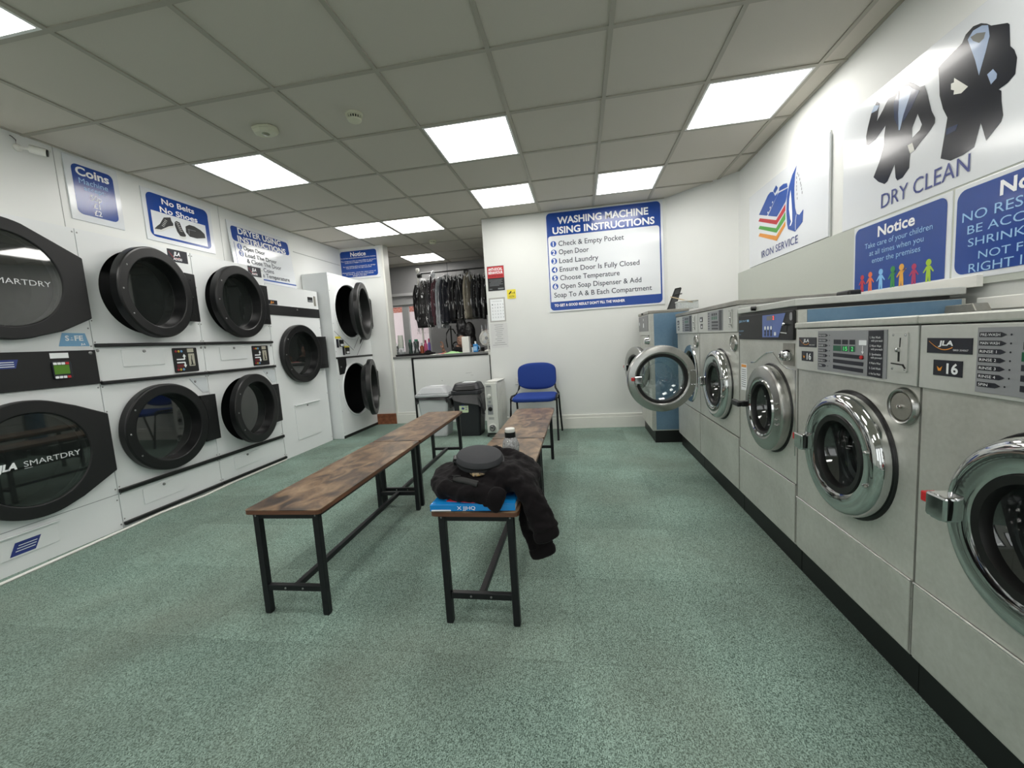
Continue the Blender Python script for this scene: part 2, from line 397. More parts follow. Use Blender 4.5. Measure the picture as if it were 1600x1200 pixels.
# back room: rear wall with a window opening
WX0, WX1, WZ0, WZ1 = -1.20, 0.12, 0.98, 1.87
g = B(); box(g, XL2, WX0, YB, YB+0.12, 0, H); box(g, WX1, XR, YB, YB+0.12, 0, H)
box(g, WX0, WX1, YB, YB+0.12, 0, WZ0); box(g, WX0, WX1, YB, YB+0.12, WZ1, H)
M_backwall = mat('back_room_paint', (150,150,150), 0.7, vary=0.04)
struct('wall_rear', g, M_backwall)
struct('wall_rear_left', bx(XL2-0.12, XL2, 4.02, YB, 0, H), M_backwall)
struct('wall_rear_right', bx(XR, XR+0.12, 3.4, YB, 0, H), M_backwall)
g = bx(XL2, 1.62, YB-0.07, YB, 2.02, 2.07); box(g, XL2, 1.62, YB-0.02, YB, 1.87, 2.02); struct('trim_5', g, mat('shelf_grey', (190,190,190), .5))
g = bx(0.70, 0.706, YB-0.006, YB, 0, 2.02); box(g, 0.52, 0.526, YB-0.006, YB, 2.07, H-.002); box(g, 1.2, 1.206, YB-0.006, YB, 0, 2.02); struct('trim_6', g, M_ink)
fr = B()
for a in ((WX0,WX1,WZ0,WZ0+0.04),(WX0,WX1,WZ1-0.03,WZ1),(WX0,WX0+0.04,WZ0+.04,WZ1-.03),(WX1-0.04,WX1,WZ0+.04,WZ1-.03),(-0.40,-0.28,WZ0+.04,WZ1-.03)):
    box(fr, a[0], a[1], YB+0.01, YB+0.07, a[2], a[3])
win = struct('window_1', fr, mat('window_frame_grey', (188,190,190), .5), bevel=.004)
obj('pane', bx(WX0+0.04, WX1-0.04, YB+0.03, YB+0.036, WZ0+0.04, WZ1-0.03), M_clear, win)
# what lies outside: a pale rendered wall with a band of brick above it
def brick_mat():
    m = bpy.data.materials.new('brick_wall'); m.use_nodes = True; nt = m.node_tree; b = nt.nodes['Principled BSDF']
    br = nt.nodes.new('ShaderNodeTexBrick'); tc = nt.nodes.new('ShaderNodeTexCoord'); mp = nt.nodes.new('ShaderNodeMapping'); mp.inputs['Rotation'].default_value = (PI/2,0,0)
    br.inputs['Color1'].default_value = lin((186,104,84))+(1,); br.inputs['Color2'].default_value = lin((160,80,64))+(1,); br.inputs['Mortar'].default_value = lin((214,196,188))+(1,)
    br.inputs['Scale'].default_value = 6
    nt.links.new(tc.outputs['Object'], mp.inputs[0]); nt.links.new(mp.outputs[0], br.inputs[0]); nt.links.new(br.outputs[0], b.inputs[0]); b.inputs['Roughness'].default_value = .9
    return m
g = bx(-4, 2.2, 7.0, 7.2, 0, 1.86); ow = obj('yard_wall', g, mat('pink_render', (232,214,216), .8, vary=.04, vscale=4)); tag(ow, 'pale pinkish rendered yard wall seen through the back window', 'wall')
g = bx(-4, 2.2, 7.25, 7.45, 0, 3.2); ow = obj('brick_building', g, brick_mat()); tag(ow, 'red brick wall strip above the pale wall outside the back window', 'building')
# front wall behind the camera with shop windows and a door
def opening_wall():
    g = B(); y0, y1 = YF-0.12, YF
    box(g, XL, -0.2, y0, y1, 0, H); box(g, 1.5, 1.7, y0, y1, 0, H); box(g, 2.7, 2.9, y0, y1, 0, H); box(g, 4.2, XR, y0, y1, 0, H)
    box(g, -0.2, 1.5, y0, y1, 0, 0.7); box(g, 2.9, 4.2, y0, y1, 0, 0.7)
    box(g, -0.2, 1.5, y0, y1, 2.25, H); box(g, 1.7, 2.7, y0, y1, 2.25, H); box(g, 2.9, 4.2, y0, y1, 2.25, H)
    return g
struct('wall_front', opening_wall(), M_wall)
M_pvc = mat('window_frame_dark', (70,74,78), .4)
def frame(x0,x1,z0,z1,y,t=.05):
    g = B(); box(g,x0,x1,y,y+.05,z0,z0+t); box(g,x0,x1,y,y+.05,z1-t,z1); box(g,x0,x0+t,y,y+.05,z0+t,z1-t); box(g,x1-t,x1,y,y+.05,z0+t,z1-t); return g
for k,(a,b_) in enumerate(((-0.2,1.5),(2.9,4.2))):
    o = struct('window_%d' % (k+2), frame(a,b_,.7,2.25,YF-.09), M_pvc)
    obj('pane', bx(a+.05,b_-.05,YF-.07,YF-.065,.75,2.2), M_clear, o)
o = struct('door_1', frame(1.7,2.7,0,2.25,YF-.09,.08), M_pvc); obj('pane', bx(1.78,2.62,YF-.07,YF-.065,.08,2.17), M_clear, o)
struct('ground_outside', bx(-6,10,-12,YF-.12,-.12,-.02), mat('pavement', (150,150,148), .9, vary=.1))
# skirting boards
def skirt(name, x0, x1, y0, y1):
    g = B(); box(g, x0, x1, y0, y1, 0, 0.13); 
    if x1-x0 > y1-y0: box(g, x0, x1, y0+0.006, y1, 0.13, 0.165)
    else: box(g, x0+.003, x1-.003, y0, y1, 0.13, 0.165)
    o = struct(name, g, M_trimw, bevel=0.003); return o
skirt('baseboard_back', 1.70, 3.80, 3.353, 3.375)
skirt('baseboard_back_left', 0.125, 0.40, 4.0, 4.02)
struct('trim_7', bx(-0.196, 0.10, 3.99, 4.02, 0, 0.15), M_brick)
# white edging strip along the dryers
g = B(); tube(g, [(-0.235,-1.6,.008),(-0.24,0.0,.008),(-0.275,0.62,.008),(-0.30,0.86,.008),(-0.27,1.2,.008),(-0.30,1.5,.008),(-.31,2.2,.008)], 0.009, 6); struct('trim_8', g, M_trimw)
# right wall boards behind washers
g = bx(4.322, 4.34, -1.6, 2.8, 1.20, 1.605); struct('trim_9', g, M_board_grey)
struct('trim_10', bx(4.33, 4.34, 1.33, 2.80, 1.605, 2.235) , M_wall)
g = bx(4.30, 4.322, -1.6, 0.298, 1.10, 1.147); struct('trim_11', g, M_trimw, bevel=.003)
g = bx(4.30, 4.322, 0.30, 1.51, 1.19, 1.237); struct('trim_12', g, M_trimw, bevel=.002)

# ------------------------------------------------------------------ ceiling lights and detectors
def emis(name, srgb, k):
    m = bpy.data.materials.new(name); m.use_nodes = True; nt = m.node_tree; N = nt.nodes; L = nt.links
    b = N['Principled BSDF']; b.inputs['Base Color'].default_value = (.8,.8,.8,1); b.inputs['Emission Color'].default_value = lin(srgb)+(1,)
    b.inputs['Emission Strength'].default_value = k; b.inputs['Roughness'].default_value = .5
    nz = N.new('ShaderNodeTexNoise'); nz.inputs['Scale'].default_value = 3; mt = N.new('ShaderNodeMath'); mt.operation = 'MULTIPLY_ADD'
    mt.inputs[1].default_value = .1*k; mt.inputs[2].default_value = .95*k; L.new(nz.outputs['Fac'], mt.inputs[0]); L.new(mt.outputs[0], b.inputs['Emission Strength'])
    return m
M_lamp = emis('light_diffuser', (254,251,246), LIGHT)
lights = [(0,-0.6,'square ceiling light panel cut off above the dryer with angular doors'),
 (0,1.2,'square ceiling light panel in front of the shoes and belts sign'),
 (1.8,1.2,'square ceiling light panel over the near end of the benches'),
 (3.6,1.2,'square ceiling light panel beside the white iron sign'),
 (1.8,2.4,'square ceiling light panel before the top corner of the washing instructions sign'),
 (3.0,2.4,'square ceiling light panel above the middle of the washing instructions sign'),
 (0,3.0,'outer of two touching ceiling light panels, beside the dryers'),
 (0.6,3.0,'inner of two touching ceiling light panels, on the side of the counter'),
 (0,4.8,'ceiling light panel in the back room above the hanging coats'),
 (1.8,-0.6,'ceiling light panel above the camera'),(3.6,-0.6,'ceiling light panel near the washing machines by the viewer'),
 (1.8,-2.4,'ceiling light panel in the middle near the shop front'),(3.6,-2.4,'ceiling light panel by the shop window on the washing machine side'),(0,-2.4,'ceiling light panel by the shop window on the dryer side')]
proto = None
for (x, y, lb) in lights:
    if proto is None:
        t = thing('ceiling_light', lb, 'ceiling light', (x+.3, y+.3, H), 0, 'square ceiling light panels'); proto = t
        g = B(); a = .288; b_ = .274
        for q in ((-a,a,-a,-b_),(-a,a,b_,a),(-a,-b_,-b_,b_),(b_,a,-b_,b_)): box(g, q[0], q[1], q[2], q[3], -.008, -.0005)
        obj('frame', g, mat('light_frame', (235,236,236), .4), t)
        obj('diffuser', bx(-b_, b_, -b_, b_, -.006, -.001), M_lamp, t)
    else:
        c = copy_tree(proto, label=lb); c.location = (x+.3, y+.3, H)
M_cream = mat('cream_plastic', (206,206,184), .45, vary=.03)
t = thing('motion_sensor', 'oval cream sensor on the ceiling near the round smoke detector', 'sensor', (0.80+.06, 0.94, H-.0005))
g = B()
pts = [(-.085,0),(-.06,-.05),(0,-.062),(.06,-.05),(.085,0),(.06,.05),(0,.062),(-.06,.05)]
def prism_z(bm, pts, z0, z1, k=1.0):
    a = [bm.verts.new((p[0],p[1],z1)) for p in pts]; b_ = [bm.verts.new((p[0]*k,p[1]*k,z0)) for p in pts]; n = len(pts)
    bm.faces.new(a); bm.faces.new(b_[::-1])
    for i in range(n): bm.faces.new((a[i], b_[i], b_[(i+1)%n], a[(i+1)%n]))
    bmesh.ops.recalc_face_normals(bm, faces=bm.faces); return bm
prism_z(g, pts, -.016, 0); o = obj('base', g, M_cream, t, bevel=.004)
g = prism_z(B(), pts, -.034, -.016, .8); obj('cover', g, M_cream, t, bevel=.005)
obj('lens', lathe_z(B(), [(.0005,-.042),(.015,-.040),(.024,-.034)], 0, 0, 24), mat('sensor_lens', (140,142,122), .4), t, smooth=True)
def smoke(loc, label, s=1.0):
    t = thing('smoke_detector', label, 'smoke detector', loc)
    g = lathe_z(B(), [(.052,-.0),(.052,-.010),(.046,-.014)], seg=36, cap0=True, cap1=True); obj('base', g, M_cream, t, smooth=True)
    g = lathe_z(B(), [(.034,-.014),(.034,-.034)], seg=24); obj('sensing_chamber', g, M_black, t)
    g = B()
    for k in range(18):
        a = 2*PI*k/18; c_, s_ = math.cos(a), math.sin(a)
        tube(g, [(.044*c_,.044*s_,-.012),(.040*c_,.040*s_,-.035)], .0035, 5)
    obj('ribs', g, M_cream, t)
    g = lathe_z(B(), [(.042,-.033),(.040,-.040),(.026,-.048),(.006,-.050)], seg=36, cap1=True, cap0=True); obj('cap', g, M_cream, t, smooth=True)
    t.scale = (s,s,s); return t
smoke((1.476,0.945,H-.0005), 'round cream smoke detector on the ceiling beside the oval sensor')
smoke((0.831,4.097,H-.0005), 'small smoke detector on the ceiling above the counter')
# cctv camera on the left wall
t = thing('security_camera', 'white bullet security camera with a dark face high on the wall above the dryers', 'security camera', (XL, .565, 2.462)); t.scale = (.72,.72,.72)
g = lathe_z(B(), [(.03,0),(.032,.012),(.012,.03)], seg=20, cap0=True, cap1=True); o = obj('mount', g, M_trimw, t, smooth=True, rot=(0,PI/2,0))
g = tube(B(), [(.02,0,0),(.05,.02,-.004),(.075,.045,-.006)], .011, 8); obj('arm', g, M_trimw, t, smooth=True)
hd = obj('housing', tube(B(), [(.0,0,0),(.012,0,0),(.10,0,0)], [.026,.030,.030], 20), M_trimw, t, smooth=True, loc=(.07,.035,-.006), rot=(0,.12,.85))
obj('lens_face', tube(B(), [(.1005,0,0),(.112,0,0)], [.030,.027], 20), M_black, hd, smooth=True)
obj('visor', bx(.0,.125,-.031,.031,.029,.033), M_trimw, hd, bevel=.002)
obj('cable', tube(B(), [(.01,-.01,.01),(.03,-.02,.05),(.012,-.03,.075),(.005,-.04,.083)], .0035, 6), M_black, t, smooth=True)
# ------------------------------------------------------------------ signs
def board(name, label, cat, loc, rz, w, h, t=0.009, m=None, group=None, rx=0.0):
    o = thing(name, label, cat, loc, rz, group); o.rotation_euler = (rx, 0, rz)
    obj('board', bx(0, w, 0, t, 0, h), m or M_signw, o, bevel=.0015)
    return o
def T(parent, lines, m, name='lettering'):
    if len(lines) > 12:
        g = B()
        for l in lines: tx(g, **l)
        return obj(name, g, m, parent)
    for l in lines: o = obj(name, tx(B(), **l), m, parent)      # every line of writing is a part
    return o
def d(s, x, z, h, w=None, align='l', bold=0.0, **k): return dict(s=s, x=x, z=z, h=h, w=w, align=align, bold=bold, y=-.0022, **k)
# washing machine instructions
t = board('washing_instructions_sign', 'large white and blue WASHING MACHINE USING INSTRUCTIONS sign on the back wall', 'sign', (2.452,3.3655,1.40), 0, 1.30, 1.133)
g = poly(B(), rrect(.013,1.275,.018,1.124,.045), -.0008); obj('blue_field', g, M_bluegl, t)
g = poly(B(), rrect(.024,1.259,.118,.866,.03,corners=(0,0,1,1)), -.0014); obj('white_field', g, M_signw, t)
T(t, [d('WASHING MACHINE', .14, .996, .073, 1.005, bold=.028), d('USING INSTRUCTIONS', .08, .889, .072, 1.13, bold=.028)], M_white, 'heading')
g = B()
for k, z in enumerate((.777,.68,.584,.484,.39,.294)): poly(g, circ(.081, z, .034, 24), -.0018)
obj('number_disc', g, M_blue, t)
T(t, [d(str(k+1), .081, z-.023, .046, align='c', bold=.03) for k, z in enumerate((.777,.68,.584,.484,.39,.294))], M_white, 'numerals')
T(t, [d('Check & Empty Pocket', .14, .75, .055, .735,bold=.008), d('Open Door', .14, .655, .055, .342,bold=.008), d('Load Laundry', .14, .555, .055, .445,bold=.008),
      d('Ensure Door Is Fully Closed', .14, .458, .055, .895,bold=.008), d('Choose Temperature', .14, .361, .055, .675,bold=.008), d('Open Soap Dispenser & Add', .142, .264, .055, .908,bold=.008),
      d('Soap To A & B Each Compartment', .062, .167, .055, 1.10,bold=.008)], M_ink, 'instructions')
T(t, [d("TO GET A GOOD RESULT DON'T FILL THE WASHER", .06, .061, .028, .803, bold=.03)], M_white, 'footer')
# coins
t = board('coins_sign', 'blue sign listing 50p £1 £2 coins, high above the dryers', 'sign', (XL+.009,.790,2.105), PI/2, .33, .425)
obj('blue_field', poly(B(), rrect(.038,.294,.044,.378,.035), -.001), M_bluegl, t)
T(t, [d('Coins',.06,.309,.053,.205,bold=.03)], M_white, 'heading')
T(t, [d('Machine',.072,.254,.036,.178), d('accept:',.095,.213,.032,.135)], M_lblue, 'text')
T(t, [d('50p',.127,.157,.036,.068,bold=.01), d('£1',.138,.105,.036,.042,bold=.01), d('£2',.138,.056,.036,.046,bold=.01)], M_white, 'prices')
# no belts no shoes
t = board('no_belts_no_shoes_sign', 'blue and white sign with a picture of boots and a belt', 'sign', (XL+.009,1.280,2.080), PI/2, .625, .405)
obj('blue_field', poly(B(), rrect(.032,.585,.033,.380,.045), -.001), M_bluegl, t)
obj('white_field', poly(B(), [(.056,.051),(.546,.051),(.546,.240),(.056,.240)], -.0016), M_signw, t)
T(t, [d('No Belts',.157,.314,.043,.292,bold=.02), d('No Shoes',.133,.245,.043,.338,bold=.02)], M_white)
sh1 = [(0.067,0.097),(0.092,0.123),(0.116,0.144),(0.157,0.206),(0.216,0.222),(0.22,0.197),(0.234,0.174),(0.23,0.153),(0.19,0.14),(0.119,0.094),(0.071,0.085)]
so1 = [(0.067,0.094),(0.119,0.099),(0.19,0.143),(0.237,0.16),(0.241,0.148),(0.176,0.118),(0.133,0.088),(0.079,0.075)]
sh2 = [(0.249,0.194),(0.267,0.207),(0.294,0.201),(0.31,0.151),(0.338,0.105),(0.329,0.086),(0.282,0.086),(0.259,0.118),(0.245,0.167)]
so2 = [(0.26,0.092),(0.281,0.081),(0.336,0.093),(0.336,0.074),(0.313,0.061),(0.279,0.067)]
blt = [(0.344,0.181),(0.383,0.205),(0.432,0.204),(0.492,0.185),(0.527,0.16),(0.531,0.124),(0.441,0.101),(0.373,0.102),(0.342,0.133)]
g = B(); poly(g, sh1, -.0022); poly(g, sh2, -.0022); poly(g, blt, -.0022); obj('boots_and_belt_picture', g, mat('print_black', (34,36,38), .4), t)
g = B(); poly(g, so1, -.0026); poly(g, so2, -.0026)
for k in range(5): slab(g, [(.130+.008*k,.135+.013*k),(.150+.008*k,.128+.013*k),(.150+.008*k,.132+.013*k),(.130+.008*k,.139+.013*k)], -.0028,-.0026)
for k in range(5): slab(g, [(.258+.006*k,.190-.015*k),(.285+.006*k,.186-.015*k),(.285+.006*k,.190-.015*k),(.258+.006*k,.194-.015*k)], -.0028,-.0026)
obj('soles_and_laces', g, mat('print_pale_grey', (205,207,205), .4), t)
g = B(); slab(g, [(.362,.160),(.440,.162),(.440,.166),(.362,.164)], -.0028,-.0026); slab(g, [(.366,.120),(.372,.120),(.376,.166),(.370,.166)], -.0028,-.0026); obj('buckle', g, M_tx_grey, t)
# dryer instructions, leaning on the wall
t = board('dryer_instructions_sign', 'white DRYER USING INSTRUCTIONS board leaning on the wall behind the dryers', 'sign', (XL+.060,2.070,1.842), PI/2, .867, .605, rx=-.083)
Z0 = .058
obj('blue_field', poly(B(), rrect(.033,.845,.353+Z0,.501+Z0,.035), -.001), M_bluegl, t)
g = poly(B(), [(.040,.03),(.046,.03),(.046,.40),(.040,.40)], -.0009); poly(g, [(.046,.03),(.83,.03),(.83,.033),(.046,.033)], -.0009); obj('border', g, M_bluegl, t)
T(t, [d('DRYER USING',.118,.437+Z0,.058,.61,bold=.025), d('INSTRUCTIONS',.10,.357+Z0,.056,.685,bold=.025)], M_white, 'heading')
g = poly(B(), circ(.104,.305+Z0,.031,20), -.0014); poly(g, circ(.112,.240+Z0,.031,20), -.0014); obj('number_disc', g, M_blue, t)
T(t, [d('1',.104,.285+Z0,.04,align='c',bold=.03), d('2',.112,.220+Z0,.04,align='c',bold=.03)], M_white, 'numerals')
T(t, [d('Open Door',.152,.280+Z0,.043,.29,bold=.008), d('Load The Dryer',.160,.214+Z0,.043,.44,bold=.008), d('& Close The Door',.165,.155+Z0,.043,.49,bold=.008), d('Insert Coins',.20,.095+Z0,.043,.325,bold=.008), d('Choose Temperature',.16,.036+Z0,.043,.60,bold=.008)], M_ink, 'instructions')
obj('blue_stripe', poly(B(), [(.046,.002+Z0),(.863,.002+Z0),(.863,.016+Z0),(.046,.016+Z0)], -.001), M_blue, t)
# notice on the pillar
t = board('notice_sign', 'small blue notice sign full of fine print on the pillar above the open dryer doors', 'sign', (XL+.006,4.010,2.112), 0, .595, .405, group=None)
obj('blue_field', poly(B(), rrect(.010,.566,.030,.393,.035), -.001), M_bluegl, t)
T(t, [d('Notice',.170,.318,.055,.235,bold=.025)], M_white, 'heading')
T(t, [d('For the best results please do not overload the machines',.018,.290,.016,.535), d('The management takes no responsibility for any injuries',.018,.248,.016,.535),
      d('caused due to negligent use of the machines',.076,.226,.016,.42), d('No responsibility will be accepted for any damage',.041,.172,.016,.495),
      d('if you do not follow the right instructions',.09,.150,.016,.385), d('All personal property',.022,.088,.016,.19), d('must be taken care of',.235,.088,.014,.30), d('the owner of shop must not be blamed',.075,.064,.016,.42), d('damages or lost items',.177,.043,.016,.215)], M_white, 'fine_print')
# iron service
t = board('iron_service_sign', 'white IRON SERVICE sign with a folded shirt and iron emblem above the washing machines', 'sign', (XR-.010-.010,2.52,1.61), -PI/2, 1.20, .61, t=.010)
P = lambda pts, y=-.0012: poly(B(), pts, y)
g = poly(B(), [(0.203,0.407),(0.357,0.358),(0.528,0.455),(0.544,0.479),(0.497,0.466),(0.465,0.508),(0.415,0.521),(0.373,0.512)], -.0012)
poly(g, [(0.374,0.352),(0.526,0.304),(0.663,0.372),(0.675,0.388),(0.698,0.458),(0.552,0.470)], -.0012)
poly(g, [(0.465,0.514),(0.512,0.54),(0.543,0.51),(0.495,0.485)], -.0012); poly(g, [(0.559,0.480),(0.566,0.506),(0.626,0.510),(0.683,0.496),(0.692,0.466)], -.0012)
obj('shirt_emblem', g, M_blue, t)
g = B()
for k, (a, b_) in enumerate(((.39,.385),(.43,.412),(.47,.44))): poly(g, circ(a-.015, b_-.008, .008, 10), -.0018)
obj('shirt_buttons', g, M_white, t)
obj('red_fold', P([(0.193,0.356),(0.222,0.374),(0.514,0.282),(0.663,0.358),(0.661,0.311),(0.522,0.246)]), M_red, t)
obj('green_fold', P([(0.193,0.295),(0.222,0.313),(0.514,0.221),(0.661,0.301),(0.662,0.249),(0.522,0.185)]), M_green, t)
obj('orange_fold', P([(0.193,0.234),(0.222,0.253),(0.515,0.163),(0.662,0.236),(0.662,0.201),(0.523,0.124)]), M_orange, t)
obj('iron_emblem', P([(0.82,0.569),(0.758,0.525),(0.711,0.463),(0.684,0.399),(0.676,0.3),(0.687,0.209),(0.701,0.168),(0.804,0.125),(0.903,0.166),(0.913,0.248),(0.86,0.225),(0.822,0.242),(0.801,0.29),(0.791,0.365),(0.789,0.43),(0.798,0.511)]), M_blue, t)
g = P([(0.739,0.431),(0.719,0.374),(0.716,0.302),(0.735,0.23),(0.748,0.21),(0.724,0.183),(0.745,0.183),(0.765,0.205),(0.762,0.275),(0.75,0.365)], -.0018)
poly(g, [(.818,.238),(.823,.238),(.812,.20),(.812,.135),(.806,.135),(.806,.20)], -.0018); obj('iron_highlight', g, M_white, t)
g = B()
for a, b_ in [(0.83,0.508),(0.818,0.484),(0.818,0.454),(0.819,0.427),(0.819,0.404),(0.826,0.373),(0.829,0.343),(0.847,0.49),(0.862,0.459),(0.87,0.431),(0.879,0.412),(0.885,0.388),(0.893,0.361)]:
    poly(g, [(a-.004,b_-.007),(a+.004,b_-.009),(a+.005,b_+.008),(a-.003,b_+.01)], -.0012)
obj('steam_dots', g, M_tx_grey, t)
T(t, [d('IRON SERVICE',.255,.041,.055,.59)], M_navy)
# dry clean
t = board('dry_clean_sign', 'large glossy white DRY CLEAN sign with two headless dark suits', 'sign', (XR-.020,1.18,1.602), -PI/2, 1.75, .628, t=.010)
M_suit = mat('print_suit', (16,21,34), .18, vary=.1, coat=.15); M_shirtb = mat('print_shirt_blue', (150,170,200), .25, vary=.08, coat=.4); M_lapel = mat('print_lapel', (36,52,86), .18, vary=.05, coat=.4)
def holed(outer, inner, y):
    # outline with a cut leading to the inner loop
    bm = B(); i0 = min(range(len(outer)), key=lambda i: (outer[i][0]-inner[0][0])**2+(outer[i][1]-inner[0][1])**2)
    def area(p): return sum(p[i][0]*p[(i+1)%len(p)][1]-p[(i+1)%len(p)][0]*p[i][1] for i in range(len(p)))
    if area(outer) < 0: outer = outer[::-1]
    if area(inner) > 0: inner = inner[::-1]
    v0 = [bm.verts.new((p[0],y,p[1])) for p in outer]; v1 = [bm.verts.new((p[0],y,p[1])) for p in inner]
    es = [bm.edges.new((v0[i],v0[(i+1)%len(v0)])) for i in range(len(v0))] + [bm.edges.new((v1[i],v1[(i+1)%len(v1)])) for i in range(len(v1))]
    bmesh.ops.triangle_fill(bm, edges=es, use_beauty=True, normal=(0,-1,0))
    for f in bm.faces:
        f.normal_update()
        if f.normal.y > 0: f.normal_flip()
    return bm
S1 = [(0.227,0.542),(0.203,0.485),(0.191,0.445),(0.195,0.401),(0.21,0.392),(0.263,0.398),(0.332,0.431),(0.325,0.389),(0.325,0.342),(0.296,0.276),(0.255,0.215),(0.293,0.179),(0.337,0.153),(0.357,0.159),(0.401,0.221),(0.41,0.157),(0.422,0.14),(0.455,0.141),(0.493,0.17),(0.496,0.233),(0.522,0.235),(0.549,0.254),(0.602,0.281),(0.627,0.302),(0.628,0.322),(0.608,0.36),(0.583,0.439),(0.565,0.487),(0.538,0.495),(0.502,0.53),(0.472,0.553),(0.442,0.555),(0.38,0.541),(0.347,0.55),(0.308,0.512),(0.27,0.482),(0.285,0.557),(0.266,0.577)]
obj('left_suit_jacket', holed(S1, [(0.532,0.386),(0.503,0.34),(0.503,0.296),(0.547,0.311),(0.558,0.329),(0.544,0.359)], -.0010), M_suit, t)
obj('right_suit_jacket', P([(0.64,0.469),(0.634,0.517),(0.649,0.523),(0.691,0.532),(0.741,0.543),(0.756,0.565),(0.787,0.574),(0.819,0.563),(0.844,0.544),(0.86,0.527),(0.921,0.494),(0.929,0.484),(0.936,0.409),(0.951,0.387),(0.962,0.356),(0.959,0.304),(0.933,0.289),(0.902,0.285),(0.912,0.275),(0.915,0.239),(0.924,0.187),(0.918,0.168),(0.864,0.126),(0.839,0.201),(0.816,0.124),(0.77,0.114),(0.713,0.115),(0.664,0.143),(0.689,0.293),(0.665,0.34),(0.646,0.4)], -.001), M_suit, t)
g = P([(0.424,0.545),(0.417,0.502),(0.415,0.449),(0.42,0.369),(0.429,0.365),(0.448,0.423),(0.476,0.475),(0.497,0.513),(0.473,0.538),(0.442,0.548)], -.0016)
obj('left_shirt_front', g, M_shirtb, t); g = B()
poly(g, [(0.767,0.54),(0.788,0.558),(0.824,0.552),(0.849,0.536),(0.857,0.494),(0.845,0.45),(0.822,0.379),(0.803,0.444)], -.0016)
obj('right_shirt_front', g, M_shirtb, t); g = B(); poly(g, [(0.248,0.568),(0.227,0.54),(0.268,0.534),(0.287,0.549)], -.0016); poly(g, [(0.855,0.363),(0.877,0.369),(0.893,0.344),(0.892,0.329),(0.872,0.319)], -.0016)
obj('shirt_cuffs', g, M_shirtb, t)
g = P([(0.412,0.549),(0.382,0.506),(0.391,0.433),(0.416,0.385),(0.415,0.449),(0.417,0.502)], -.0014); obj('lapel', g, M_lapel, t); g = B(); poly(g, [(0.497,0.513),(0.476,0.475),(0.448,0.423),(0.444,0.39),(0.495,0.43),(0.538,0.48)], -.0014)
obj('lapel', g, M_lapel, t); g = B(); poly(g, [(0.688,0.251),(0.741,0.244),(0.731,0.224),(0.686,0.225)], -.0014); obj('pocket', g, M_lapel, t)
obj('collar_opening', P([(0.779,0.541),(0.805,0.538),(0.841,0.518),(0.835,0.5),(0.817,0.496),(0.791,0.52)], -.0022), mat('print_olive', (84,88,80), .3), t)
g = P([(0.714,0.432),(0.778,0.364),(0.749,0.355),(0.714,0.369),(0.716,0.384),(0.701,0.395),(0.7,0.418),(0.713,0.415)], -.0016); poly(g, [(0.522,0.235),(0.496,0.233),(0.479,0.275),(0.509,0.274)], -.0016)
obj('hand_shapes', g, mat('print_cream', (214,214,206), .3), t)
T(t, [d('DRY CLEAN',.318,.040,.068,.485)], M_navy)
# notice: children
t = board('children_notice_sign', 'blue notice sign with a row of coloured child figures', 'sign', (XR-.020,1.070,1.232), -PI/2, .62, .362, t=.010)
obj('blue_field', poly(B(), rrect(.013,.598,.010,.348,.035,corners=(0,0,1,1)), -.001), M_bluegl, t)
T(t, [d('Notice',.190,.276,.050,.24,bold=.025)], M_white, 'heading')
T(t, [d('Take care of your children',.094,.232,.026,.435), d('at all times when you',.131,.190,.026,.352), d('enter the premises',.152,.150,.026,.315)], M_lblue, 'text')
kids = [(.078,.008,.092,(190,44,58)),(.141,.008,.100,(226,108,58)),(.219,.008,.104,(130,190,236)),(.302,.008,.104,(52,140,66)),(.358,.008,.106,(228,168,60)),(.434,.008,.094,(172,44,90)),(.515,.008,.100,(164,200,48))]
for k, (x, z, h, c) in enumerate(kids):
    g = B(); s = h/10.0
    poly(g, circ(x, z+8.4*s, 1.5*s, 14), -.0016)
    poly(g, [(x-1.1*s,z+6.9*s),(x-3*s,z+4.4*s),(x-2.5*s,z+4.0*s),(x-1.0*s,z+5.6*s),(x-1.3*s,z+3*s),(x-1.4*s,z),(x-.3*s,z),(x,z+2.6*s),(x+.3*s,z),(x+1.4*s,z),(x+1.3*s,z+3*s),(x+1.0*s,z+5.6*s)]+([(x+2.6*s,z+7.6*s),(x+3*s,z+7.3*s)] if k in (3,4) else [(x+2.5*s,z+4.0*s),(x+3*s,z+4.4*s)])+[(x+1.1*s,z+6.9*s)], -.0016)
    obj('child_figure', g, mat('print_kid_%d' % k, c, .4, vary=.03), t)
# notice: responsibility
t = board('responsibility_notice_sign', 'blue notice sign beginning NO RESPONSIBILITY beside the one with child figures', 'sign', (XR-.020,.440,1.225), -PI/2, .92, .370, t=.010)
obj('blue_field', poly(B(), rrect(.014,.905,.022,.352,.04), -.001), M_bluegl, t)
T(t, [d('Notice',.190,.285,.05,.24,bold=.025)], M_white, 'heading')
T(t, [d('NO RESPONSIBILITY WILL',.042,.226,.036,.80), d('BE ACCEPTED FOR ANY',.067,.175,.032,.70), d('SHRINKAGE OR DAMAGE IF',.072,.126,.030,.78), d('NOT FOLLOWING THE',.118,.073,.029,.60), d('RIGHT INSTRUCTIONS',.080,.025,.033,.62)], M_lblue, 'text')
